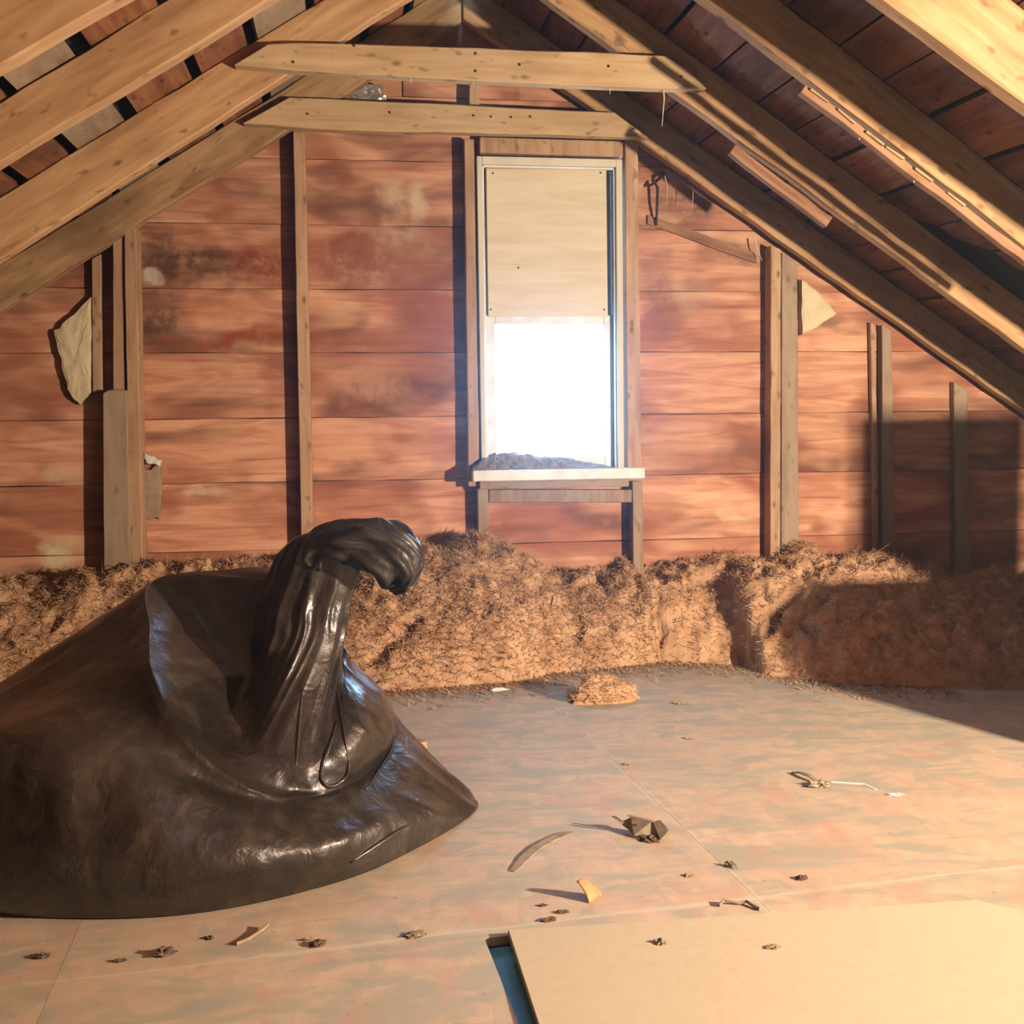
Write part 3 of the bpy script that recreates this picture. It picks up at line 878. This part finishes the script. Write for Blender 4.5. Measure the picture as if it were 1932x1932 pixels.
R_.append([at(*q) for q in ((284,1100,2.38),(281,1180,2.20),(286,1262,2.04),(330,1362,1.955),(430,1464,1.94),(545,1506,1.985),(670,1474,2.13),(744,1392,2.32),(728,1308,2.47),(655,1235,2.56),(560,1085,2.58),(400,1076,2.52))])
R_.append([at(*q) for q in ((350,1104,2.43),(325,1190,2.27),(330,1275,2.10),(370,1372,2.005),(450,1455,1.975),(548,1488,2.015),(660,1456,2.10),(728,1385,2.24),(715,1300,2.38),(655,1242,2.46),(575,1095,2.50),(450,1084,2.50))])
R_.append([at(*q) for q in ((430,1115,2.45),(400,1200,2.33),(395,1290,2.17),(415,1385,2.06),(470,1430,2.015),(555,1445,2.03),(640,1420,2.08),(688,1350,2.17),(682,1290,2.30),(650,1238,2.40),(590,1100,2.46),(500,1088,2.48))])
R_.append([at(*q) for q in ((492,1130,2.42),(474,1200,2.35),(466,1280,2.24),(472,1345,2.14),(500,1385,2.07),(560,1395,2.07),(615,1380,2.10),(646,1320,2.17),(650,1260,2.28),(644,1215,2.36),(610,1120,2.43),(545,1090,2.44))])
def ell(cx, cy, hw, dep, dd, tilt, up_=0):
    out = []
    for k in range(12):
        a = math.pi*(1+ (k-.5)/6)            # k=0 left-back ... going by the front to the right
        x = cx+hw*math.cos(a); d = dep+dd*math.sin(a)
        out.append(at(x, cy+tilt*math.cos(a)-up_*math.sin(a), d))
    return out
R_.append(ell(560, 1215, 86, 2.29, .105, 8))
R_.append(ell(573, 1150, 85, 2.29, .075, 6))
R_.append(ell(592, 1085, 84, 2.28, .06, 2))
R_.append(ell(606, 1038, 80, 2.26, .05, -4))
R_.append(ell(622, 1008, 66, 2.25, .05, -6))
R_.append(ell(640, 996, 40, 2.25, .03, -4))
NA, NR = 288, 12
def mixring(a, b, t): return [p.lerp(q, t) for p, q in zip(a, b)]
QS = [0, 1, 2, 3, 3.88, 4, 4.12, 5, 6, 7, 8, 9, 10, 11, 12, 13]
R_ = R_[:4]+[mixring(R_[3], R_[4], .88), R_[4], mixring(R_[4], R_[5], .12)]+R_[5:]
rows = []
nk = len(R_)
for i in range(nk-1):
    for s_ in range(NR):
        t = s_/NR
        ring = []
        for a in range(NA):
            u = a/NA*12; k = int(u); tt = u-k
            def ringpt(r):
                r = R_[max(0, min(nk-1, r))]
                return cr(r[(k-1) % 12], r[k % 12], r[(k+1) % 12], r[(k+2) % 12], tt)
            ring.append(cr(ringpt(i-1), ringpt(i), ringpt(i+1), ringpt(i+2), t))
        rows.append((QS[i]+(QS[i+1]-QS[i])*t, ring))
# pleats and wrinkles
def ridged(x): return 1-abs(2*(x-math.floor(x+.5)))
cen_ax = at(565, 1250, 2.27)
BV = []
for q, ring in rows:
    cen = sum(ring, Vector((0, 0, 0)))/NA
    out = []
    for a, p in enumerate(ring):
        th = a/NA*2*math.pi
        ca, sa = math.cos(th), math.sin(th)
        d = (p-cen); d.normalize()
        # long pleats running from neck to rim
        n1 = noise.noise(Vector((ca*1.7, sa*1.7, q*.16)))
        n2 = noise.noise(Vector((ca*3.6+5, sa*3.6, q*.25)))
        n3 = noise.noise(Vector((ca*9+9, sa*9, q*.5)))
        rid = 1-abs(n1)*2.2; rid2 = 1-abs(n2)*2.4
        amp = interp([(0, .0), (1, .006), (2, .006), (3, .005), (4, .002), (5, .010), (6, .018), (7, .018), (8, .009), (10, .006), (12, .005), (13, .003)], q)
        dsp = amp*(.9*rid+.55*rid2-.75)+amp*.12*n3
        wr = noise.fractal(p*11, .9, 2.0, 3)*interp([(0, .0), (1, .006), (3, .006), (4, .002), (6, .006), (13, .004)], q)
        u12 = a/NA*12
        cw = math.exp(-((u12-6.9)/1.3)**2)*interp([(0, 0), (.6, .5), (1.5, 1), (3, .8), (4, 0)], q)
        dsp += cw*.016*(1-abs(noise.noise(Vector((u12*2.6, q*.25, 3))))*3-.4)
        v = p+d*(dsp+wr)
        if v.z < .003: v.z = .003
        out.append(v)
    BV.append(out)
bm = bmesh.new()
vs = [[bm.verts.new(v) for v in ring] for ring in BV]
for i in range(len(vs)-1):
    for a in range(NA):
        bm.faces.new((vs[i][a], vs[i][(a+1) % NA], vs[i+1][(a+1) % NA], vs[i+1][a]))
bm.faces.new(vs[-1]); bm.faces.new(vs[0][::-1])
base = Vector((-.55, 2.25, 0))
bag = empty('garbage_bag', base)
tag(bag, 'large full black plastic garbage bag slumped on the floor at the left', 'garbage bag')
bag_tree = BVHTree.FromBMesh(bm)
bag_body = bm_obj('bag_body', bm, M['bag'], bag, smooth=True, loc=base)
def on_bag(px, py, lift=.0):
    d = ray(px, py); h = bag_tree.ray_cast(CAM, d.normalized())
    if h[0] is None: return at(px, py, 2.25)
    return h[0]+h[1]*lift*(1 if h[1].dot(d) < 0 else -1)
# neck folded over to the right
path = [((598, 1056), 2.26, .046), ((612, 1036), 2.25, .056), ((652, 1026), 2.245, .062), ((694, 1028), 2.245, .070), ((728, 1040), 2.255, .080), ((748, 1058), 2.28, .076), ((750, 1082), 2.30, .058), ((740, 1100), 2.32, .032)]
def folded():
    bm = bmesh.new(); P = [at(*q[0], q[1]) for q in path]; Rr = [q[2] for q in path]
    n = 40; seg = 72; rings = []
    for i in range(n+1):
        u = i/n*(len(P)-1); k = min(int(u), len(P)-2); t = u-k
        gp = lambda j: P[max(0, min(len(P)-1, j))]
        gr = lambda j: Rr[max(0, min(len(P)-1, j))]
        c = cr(gp(k-1), gp(k), gp(k+1), gp(k+2), t); r = gr(k)+(gr(k+1)-gr(k))*t
        tg = (cr(gp(k-1), gp(k), gp(k+1), gp(k+2), min(1, t+.05))-cr(gp(k-1), gp(k), gp(k+1), gp(k+2), max(0, t-.05))).normalized()
        a_ = (fw-tg*fw.dot(tg)).normalized(); b_ = tg.cross(a_)
        ring = []
        for s_ in range(seg):
            th = 2*math.pi*s_/seg; ca, sa = math.cos(th), math.sin(th)
            w = (.22-abs(noise.noise(Vector((ca*1.6, sa*1.6, i*.08+2)))))*.55+noise.noise(Vector((ca*2.2, sa*2.2, i*.09)))*.16+noise.noise(Vector((ca*5, sa*5, i*.2+4)))*.16+noise.noise(Vector((ca*10, sa*10, i*.35)))*.06
            fl = .78 if i > 12 else .8
            ring.append(bm.verts.new(c+a_*(r*1.05*ca*(1+w))+b_*(r*fl*sa*(1+w))))
        rings.append(ring)
    for i in range(n):
        for s_ in range(seg):
            bm.faces.new((rings[i][s_], rings[i][(s_+1) % seg], rings[i+1][(s_+1) % seg], rings[i+1][s_]))
    bm.faces.new(rings[0]); bm.faces.new(rings[-1][::-1])
    o = bm_obj('folded_neck', bm, M['bag'], bag, smooth=True, loc=base)
    o['label'] = 'shiny folded-over neck of the bag'
folded()
def bag_tube(name, pxs, r, lift, label=None):
    bm = bmesh.new(); pts = [on_bag(x, y, lift) for x, y in pxs]
    pts2 = []
    for i in range(len(pts)-1):
        g_ = lambda j: pts[max(0, min(len(pts)-1, j))]
        for t in (0, .25, .5, .75): pts2.append(cr(g_(i-1), g_(i), g_(i+1), g_(i+2), t))
    pts2.append(pts[-1])
    n = len(pts2)
    tube_bm(bm, pts2, [r*(.35+.65*math.sin(math.pi*min(1, .08+.92*i/(n-1)))) for i in range(n)], 10, .8)
    o = bm_obj(name, bm, M['bag'], bag, smooth=True, loc=base)
    if label: o['label'] = label
bag_tube('plastic_fold', [(636, 1360), (622, 1405), (609, 1440), (605, 1465), (615, 1482), (632, 1482), (650, 1468), (658, 1445), (652, 1400), (644, 1350), (638, 1310)], .006, .008, 'teardrop loop of plastic')
bag_tube('plastic_fold', [(570, 1300), (566, 1350), (562, 1400), (558, 1445)], .004, .003)
bag_tube('plastic_fold', [(745, 1385), (738, 1415), (724, 1440), (690, 1490)], .005, .003)
bag_tube('plastic_fold', [(770, 1556), (720, 1588), (660, 1628)], .006, .003)

# ------------------------------------------------------------------ things on the gable
def chunk(name, px, Y, th, mat, label, cat, seed=0):
    P = [onY(x, y, Y) for x, y in px]
    c = sum(P, Vector())/len(P)
    bm = bmesh.new()
    pts = []
    for i in range(len(P)):
        for j in range(5):
            q = P[i].lerp(P[(i+1) % len(P)], j/5)
            q = q+(q-c).normalized()*noise.noise(q*40+Vector((seed, 0, 0)))*.012
            pts.append(q)
    back = [bm.verts.new((q.x, Y+th, q.z)) for q in pts]
    rows_ = [back]
    for s_, y_ in ((1.0, .45), (.97, .12), (.8, .0), (.5, -.05), (.2, -.06)):
        rows_.append([bm.verts.new((c.x+(q.x-c.x)*s_, Y+th*y_+noise.noise(Vector(((c.x+(q.x-c.x)*s_)*22, 0, (c.z+(q.z-c.z)*s_)*22)))*th*.16, c.z+(q.z-c.z)*s_)) for q in pts])
    n = len(pts)
    for i in range(len(rows_)-1):
        for k in range(n): bm.faces.new((rows_[i][k], rows_[i][(k+1) % n], rows_[i+1][(k+1) % n], rows_[i+1][k]))
    bm.faces.new(rows_[-1]); bm.faces.new(back)
    o = bm_obj(name, bm, mat, loc=Vector((c.x, Y+th/2, c.z)))
    tag(o, label, cat); return o
chunk('plaster_slab', [(172, 556), (140, 588), (101, 622), (112, 678), (126, 738), (148, 762), (172, 745), (172, 650)], 4.165, .034, M['plaster'], 'pale jagged plaster slab on the wall at the far left', 'plaster', 1)
chunk('plaster_slab', [(1512, 524), (1540, 545), (1582, 592), (1550, 614), (1514, 631)], 4.165, .034, M['plaster'], 'pale triangular plaster slab right of the paired studs', 'plaster', 2)
chunk('plaster_chunk', [(271, 855), (292, 862), (304, 868), (300, 880), (288, 878), (271, 874)], 4.16, .038, M['white_paint'], 'small white crumb of plaster stuck beside the orange stud at the left', 'plaster', 3)
chunk('wood_scrap', [(272, 885), (300, 875), (305, 915), (300, 978), (272, 982)], 4.182, .017, M['stud_grey'], 'flat grey-brown wood scrap on the wall below the white plaster crumb', 'wood scrap', 4)
# crumpled foil tucked behind the farther tie
fb = onY(693, 186, 4.14); 
bm = bmesh.new(); bmesh.ops.create_icosphere(bm, subdivisions=4, radius=1)
for v in bm.verts:
    q = v.co.copy(); k = 1+.5*noise.noise(q*1.7)+.22*(1-2*abs(noise.noise(q*4)))
    v.co = Vector((q.x*.075*k, q.y*.025*k, max(-.1, q.z)*.052*k))
o = bm_obj('foil_wad', bm, M['foil']); o.location = Vector((fb.x, 4.158, fb.z))
tag(o, 'crumpled silvery plastic wad tucked above the farther collar tie', 'foil')
# iron bracket hanging right of the window
bm = bmesh.new()
tube_bm(bm, [onY(x, y, yy) for x, y, yy in ((1222, 352, 4.18), (1236, 345, 4.15), (1241, 355, 4.14), (1240, 385, 4.15), (1238, 425, 4.185))], .006, 8)
tube_bm(bm, [onY(x, y, yy) for x, y, yy in ((1238, 342, 4.18), (1246, 335, 4.15), (1252, 326, 4.18))], .007, 8)
o = bm_obj('iron_hook', bm, M['iron'], loc=onY(1240, 385, 4.19)); tag(o, 'dark iron hook hanging on the gable right of the window', 'hook')
# cobwebs
def web(pxs, Y, r, label):
    bm = bmesh.new(); tube_bm(bm, [onY(x, y, Y) for x, y in pxs], [r*(1-.7*i/(len(pxs)-1)) for i in range(len(pxs))], 6)
    o = bm_obj('cobweb', bm, M['cobweb'], loc=onY(*pxs[0], Y)); tag(o, label, 'cobweb', 'hanging cobweb strands', kind='thing'); return o
web([(1251, 164), (1253, 185), (1251, 210), (1249, 238)], RY[1]-.03, .004, 'long pale cobweb strand hanging from the right end of the nearer tie')
web([(1303, 331), (1308, 350), (1307, 375), (1306, 398)], 4.09, .0024, 'thin cobweb under the thin lit edge of the dark right rafter')
web([(1254, 332), (1259, 350), (1258, 390)], 4.13, .0022, 'thin cobweb beside the iron hook')
web([(774, 148), (775, 158)], RY[1]-.03, .003, 'tiny cobweb tuft under the left part of the nearer tie')
web([(1150, 164), (1151, 178)], RY[1]-.03, .003, 'tiny cobweb tuft under the right part of the nearer tie')
web([(893, 152), (893, 163)], RY[1]-.03, .003, 'tiny cobweb tuft under the middle of the nearer tie')
web([(1425, 452), (1428, 470), (1438, 492)], 4.15, .004, 'dusty cobweb wisp at the top of the orange stud right of the window')
web([(1618, 250), (1622, 264)], RY[2]+.02, .004, 'dusty cobweb tuft under the lath strip, upper one')
web([(1722, 330), (1725, 345)], RY[2]+.02, .004, 'dusty cobweb tuft under the lath strip, lower one')

# ------------------------------------------------------------------ litter on the floor
def bit(px, py, size, h, mat, label, cat, seed, Z=0.0, name='debris', flat=1.0, rot=0.0):
    bm = bmesh.new(); bmesh.ops.create_icosphere(bm, subdivisions=3, radius=1)
    for v in bm.verts:
        q = v.co.copy(); k = 1+.75*noise.noise(q*1.9+Vector((seed*3.3, 0, 0)))+.3*noise.noise(q*5)
        v.co = Vector((q.x*size*k, q.y*size*flat*k, max(0, q.z*.9+.1)*h*k))
    c = onZ(px, py, Z)
    o = bm_obj(name, bm, mat); o.location = (c.x, c.y, Z+.0005); o.rotation_euler.z = rot
    tag(o, label, cat, kind='thing'); return o
def ribbon(name, pxs, w, lifts, mat, label, cat, Z=0.0, th=.0025):
    P = [onZ(x, y, Z) for x, y in pxs]
    bm = bmesh.new(); A = []
    for i, p in enumerate(P):
        t = (P[min(i+1, len(P)-1)]-P[max(0, i-1)]).normalized(); s_ = Vector((-t.y, t.x, 0))*w*(.6 if i in (0, len(P)-1) else 1)
        A.append([bm.verts.new(p-s_+Vector((0, 0, lifts[i]))), bm.verts.new(p+s_+Vector((0, 0, lifts[i]+.001)))])
    for i in range(len(A)-1): bm.faces.new((A[i][0], A[i][1], A[i+1][1], A[i+1][0]))
    c = P[len(P)//2]
    o = bm_obj(name, bm, mat, loc=Vector((c.x, c.y, Z)))
    s_ = o.modifiers.new('thick', 'SOLIDIFY'); s_.thickness = th; s_.offset = 1
    tag(o, label, cat); return o
def twig(pxs, r, zs_, mat, label, Z=0.0, name='twig', cat='twig'):
    bm = bmesh.new(); P = [onZ(x, y, Z) for x, y in pxs]
    P = [Vector((p.x, p.y, Z+z)) for p, z in zip(P, zs_)]
    tube_bm(bm, P, r, 7); o = bm_obj(name, bm, mat, loc=P[0]); tag(o, label, cat); return o
ribbon('bark_strip', [(966, 1645), (990, 1620), (1012, 1602), (1040, 1585), (1062, 1575), (1082, 1571)], .010, [.001, .003, .004, .003, .002, .001], M['grey_bit'], 'curved grey bark strip lying left of the torn bark piece', 'bark')
# torn bark piece standing up
chs = empty('bark_piece', onZ(1215, 1580)); tag(chs, 'torn curled grey bark piece in the middle of the floor', 'bark')
def bark_part(name, pxz):
    bm = bmesh.new(); P = []
    for x, y, z in pxz:
        q = onZ(x, y + z*F/2.2, 0)          # foot point below the pixel
        P.append(Vector((q.x, q.y, z+.002)))
    vs_ = [bm.verts.new(p) for p in P]
    bm.faces.new(vs_)
    o = bm_obj(name, bm, M['grey_bit'], chs, loc=P[0])
    s_ = o.modifiers.new('thick', 'SOLIDIFY'); s_.thickness = .004
bark_part('bark_flake', [(1172, 1552, .012), (1190, 1543, .03), (1232, 1549, .032), (1252, 1562, .02), (1258, 1580, .002), (1228, 1584, .002), (1196, 1578, .004)])
bark_part('bark_flake', [(1153, 1541, .030), (1160, 1540, .032), (1190, 1560, .012), (1184, 1566, .006)])
bark_part('bark_flake', [(1232, 1552, .03), (1246, 1548, .036), (1262, 1568, .02), (1268, 1580, .002), (1246, 1586, .001)])
bark_part('bark_flake', [(1183, 1541, .04), (1188, 1539, .042), (1236, 1550, .036), (1234, 1554, .032)])
bit(1225, 1583, .02, .008, M['dark_bit'], 'dark crumb under the torn bark piece', 'debris', 3)
ribbon('bark_strip', [(1493, 1460), (1510, 1464), (1528, 1472), (1545, 1480)], .006, [.004, .010, .012, .004], M['grey_bit'], 'thin curled bark strip on the right part of the floor', 'bark')
bit(1548, 1484, .028, .014, M['grey_bit'], 'small grey bark lump on the right part of the floor', 'bark', 5, flat=.5)
ribbon('paper_scrap', [(1568, 1476), (1600, 1478), (1630, 1480), (1652, 1490)], .004, [.001]*4, M['white_paint'], 'thin pale paper strip right of the small grey bark lump', 'paper')
bit(1690, 1500, .018, .004, M['white_paint'], 'flat pale scrap at the end of the paper strip', 'paper', 6, flat=.5)
# dry leaf
bm = bmesh.new()
lp = onZ(1112, 1704); lv = {}
b0_, b1_, t0_, t1_ = onZ(1112, 1705), onZ(1136, 1692), onZ(1088, 1694), onZ(1117, 1690)
for i in range(9):
    for j in range(9):
        u, v = i/8, j/8
        q = b0_.lerp(b1_, u).lerp(t0_.lerp(t1_, u), v)
        lv[i, j] = bm.verts.new((q.x-lp.x+.004*math.sin(3*v), q.y-lp.y+.006*math.sin(math.pi*u), .001+.032*v*(1-.25*u)+.004*math.sin(4*u)*v))
for i in range(8):
    for j in range(8): bm.faces.new((lv[i, j], lv[i+1, j], lv[i+1, j+1], lv[i, j+1]))
o = bm_obj('dry_leaf', bm, M['leaf'], smooth=True); o.location = (lp.x, lp.y, 0)
s_ = o.modifiers.new('thick', 'SOLIDIFY'); s_.thickness = .002
tag(o, 'curled orange dry leaf on the floor behind the loose board', 'leaf')
for k, (px, py, sz, h, mt, lab, fl, rt_) in enumerate((
    (312, 1800, .016, .010, 'dark_bit', 'largest black crumb on the floor in front of the bag', .7, .3),
    (228, 1814, .010, .004, 'dark_bit', 'small flat dark crumb left of the largest black crumb', .4, .1),
    (395, 1771, .006, .004, 'dark_bit', 'tiny dark speck right of and behind the largest black crumb', 1.2, .9),
    (600, 1783, .013, .008, 'dark_bit', 'dark crumb on the floor below the middle of the bag', .6, .4),
    (582, 1774, .010, .004, 'tan_bit', 'tan crumb just left of the dark crumb below the middle of the bag', .4, .2),
    (786, 1765, .018, .007, 'tan_bit', 'brownish flake between the bag and the loose board', .5, .2),
    (1024, 1709, .009, .003, 'dark_bit', 'dark flake behind the loose board, farthest of three', .4, 0),
    (1060, 1722, .012, .004, 'dark_bit', 'dark flake behind the loose board, rightmost of three', .4, .1),
    (1035, 1737, .013, .005, 'dark_bit', 'dark flake behind the loose board, nearest to its edge', .4, .2),
    (1285, 1328, .024, .008, 'tan_bit', 'tan wood chip right of the small insulation clump', .35, -.2),
    (1512, 1658, .010, .006, 'dark_bit', 'dark crumb behind the loose board near its right part', .8, .2),
    (1380, 1636, .012, .008, 'grey_bit', 'grey crumb right of and in front of the torn bark piece', .5, -.6),
    (1300, 1653, .010, .004, 'tan_bit', 'reddish crumb in front of the torn bark piece', .5, 0),
    (1182, 1443, .010, .004, 'grey_bit', 'grey speck in the middle distance of the floor', .5, 0),
    (1300, 1394, .012, .004, 'grey_bit', 'grey speck far out on the floor right of the insulation clump', .4, 0),
    (940, 1304, .030, .010, 'white_paint', 'pale flake at the foot of the big insulation heap', .3, .1),
    (78, 1806, .012, .006, 'dark_bit', 'dark crumb at the left edge of the floor', .6, 0))):
    bit(px, py, sz, h, M[mt], lab, 'debris', 30+k, flat=fl, rot=rt_)
bit(1246, 1779, .009, .005, M['grey_bit'], 'grey crumb lying on the left part of the loose board', 'debris', 60, .012)
bit(1458, 1788, .011, .004, M['tan_bit'], 'tan crumb lying on the middle of the loose board', 'debris', 61, .012, flat=.5)
twig([(446, 1784), (470, 1775), (496, 1760), (506, 1752)], .003, [.003, .004, .006, .008], M['tan_bit'], 'short tan twig on the floor in front of the bag')
twig([(1356, 1711), (1366, 1706), (1395, 1707), (1408, 1706), (1420, 1712), (1434, 1718)], .003, [.003, .008, .003, .006, .004, .003], M['grey_bit'], 'bent grey wire lying just behind the loose board', name='wire', cat='wire')
# little yellow wood block peeking out behind the bag
q = onZ(793, 1418)
bm = bmesh.new(); box_bm(bm, (-.013, -.02, 0), (.013, .02, .032))
o = bm_obj('wood_block', bm, M['tie']); o.location = (q.x, q.y, 0); o.rotation_euler.z = .4; bevel(o, .002)
tag(o, 'little yellow wood block standing behind the right side of the bag', 'wood block')

# ------------------------------------------------------------------ lamp out at the right, with stool and boxes added to shade the place
ST = LAMP.z-.085  # seat height of the stool, added to block the bulb's steep downward rays
stool = empty('shading_stool', (LAMP.x, LAMP.y, .001)); tag(stool, 'round stool added under the bare bulb to shade the nearby floor', 'stool')
bm = bmesh.new(); bmesh.ops.create_cone(bm, cap_ends=True, segments=40, radius1=.165, radius2=.165, depth=.03, matrix=Matrix.Translation((0, 0, ST-.016)))
bm_obj('seat', bm, M['stud_grey'], stool).location = (0, 0, 0)
for k in range(4):
    a_ = math.pi/4+k*math.pi/2
    bm = bmesh.new(); tube_bm(bm, [(math.cos(a_)*.17, math.sin(a_)*.17, 0), (math.cos(a_)*.115, math.sin(a_)*.115, ST-.03)], [.016, .019], 10)
    bm_obj('leg', bm, M['stud_grey'], stool).location = (0, 0, 0)
for z_, q_ in ((.22, 0), (.30, 1)):
    for k in (0, 1):
        a0_ = math.pi/4+(q_+2*k)*math.pi/2; a1_ = a0_+math.pi/2; r_ = .17-.055*z_/ST
        bm = bmesh.new(); tube_bm(bm, [(math.cos(a0_)*r_, math.sin(a0_)*r_, z_), (math.cos(a1_)*r_, math.sin(a1_)*r_, z_)], .010, 8)
        bm_obj('rung', bm, M['stud_grey'], stool).location = (0, 0, 0)
lampo = empty('bulb_lamp', LAMP-Vector((0, 0, .084))); tag(lampo, 'bare glowing bulb in a socket standing on the added stool', 'lamp')
bm = bmesh.new(); bmesh.ops.create_uvsphere(bm, u_segments=20, v_segments=12, radius=.018)
for v in bm.verts:
    if v.co.z < -.006: v.co.x *= .85; v.co.y *= .85; v.co.z *= 1.3
s = NT('glowing_bulb')
s.b.inputs['Emission Color'].default_value = (*LAMP_COLOR, 1); s.b.inputs['Emission Strength'].default_value = 60
s.color((.8, .8, .8)); s.m.cycles.emission_sampling = 'NONE'
bm_obj('bulb', bm, s.m, lampo, True).location = (0, 0, .084)
bm = bmesh.new(); bmesh.ops.create_cone(bm, cap_ends=True, segments=20, radius1=.045, radius2=.04, depth=.012, matrix=Matrix.Translation((0, 0, .006)))
bm_obj('base', bm, M['white_paint'], lampo).location = (0, 0, 0)
bm = bmesh.new(); bmesh.ops.create_cone(bm, cap_ends=True, segments=16, radius1=.018, radius2=.014, depth=.034, matrix=Matrix.Translation((0, 0, .029)))
bm_obj('socket', bm, M['iron'], lampo).location = (0, 0, 0)
ld = bpy.data.lights.new('bulb_light', 'POINT'); ld.energy = LAMP_POWER; ld.color = LAMP_COLOR; ld.shadow_soft_size = .036
lo = bpy.data.objects.new('bulb_light', ld); COL.objects.link(lo); lo.location = LAMP
def shade_carton(x0, y0, z0, x1, y1, z1, label):  # unseen boxes added to throw the shadow on floor, heap and wall
    o = box('shadow_box', (x0, y0, z0), (x1, y1, z1), M['card'], None, .004)
    tag(o, label, 'box', 'unseen boxes added to shade the right side')
    t = box('packing_tape', ((x0+x1)/2-.025, y0-.0008, z0+.02), ((x0+x1)/2+.025, y1+.0008, z1+.0008), M['tan_bit'], None, 0)
    reparent(t, o)
shade_carton(1.957, 2.02, .001, 2.62, 2.40, .52, 'large unseen cardboard box added to cast the right-hand shadow, lower of two')
shade_carton(2.285, 2.06, .522, 2.60, 2.36, .86, 'small unseen cardboard box added on the large one to shade the wall')

# ------------------------------------------------------------------ haze volume added to give the window its blue glow
bm = bmesh.new(); box_bm(bm, (-3.4, -1.2, .03), (3.9, 4.19, 2.75))
hm = bpy.data.materials.new('glow_haze'); hm.use_nodes = True; nt = hm.node_tree
nt.nodes.remove(nt.nodes['Principled BSDF'])
vs_ = nt.nodes.new('ShaderNodeVolumeScatter'); vs_.inputs['Density'].default_value = .022
vs_.inputs['Anisotropy'].default_value = .86; vs_.inputs['Color'].default_value = (.66, .84, 1, 1)
nt.links.new(vs_.outputs[0], nt.nodes['Material Output'].inputs['Volume'])
tag(bm_obj('haze', bm, hm), 'thin bluish haze added for the glow around the window', 'haze', kind='stuff')
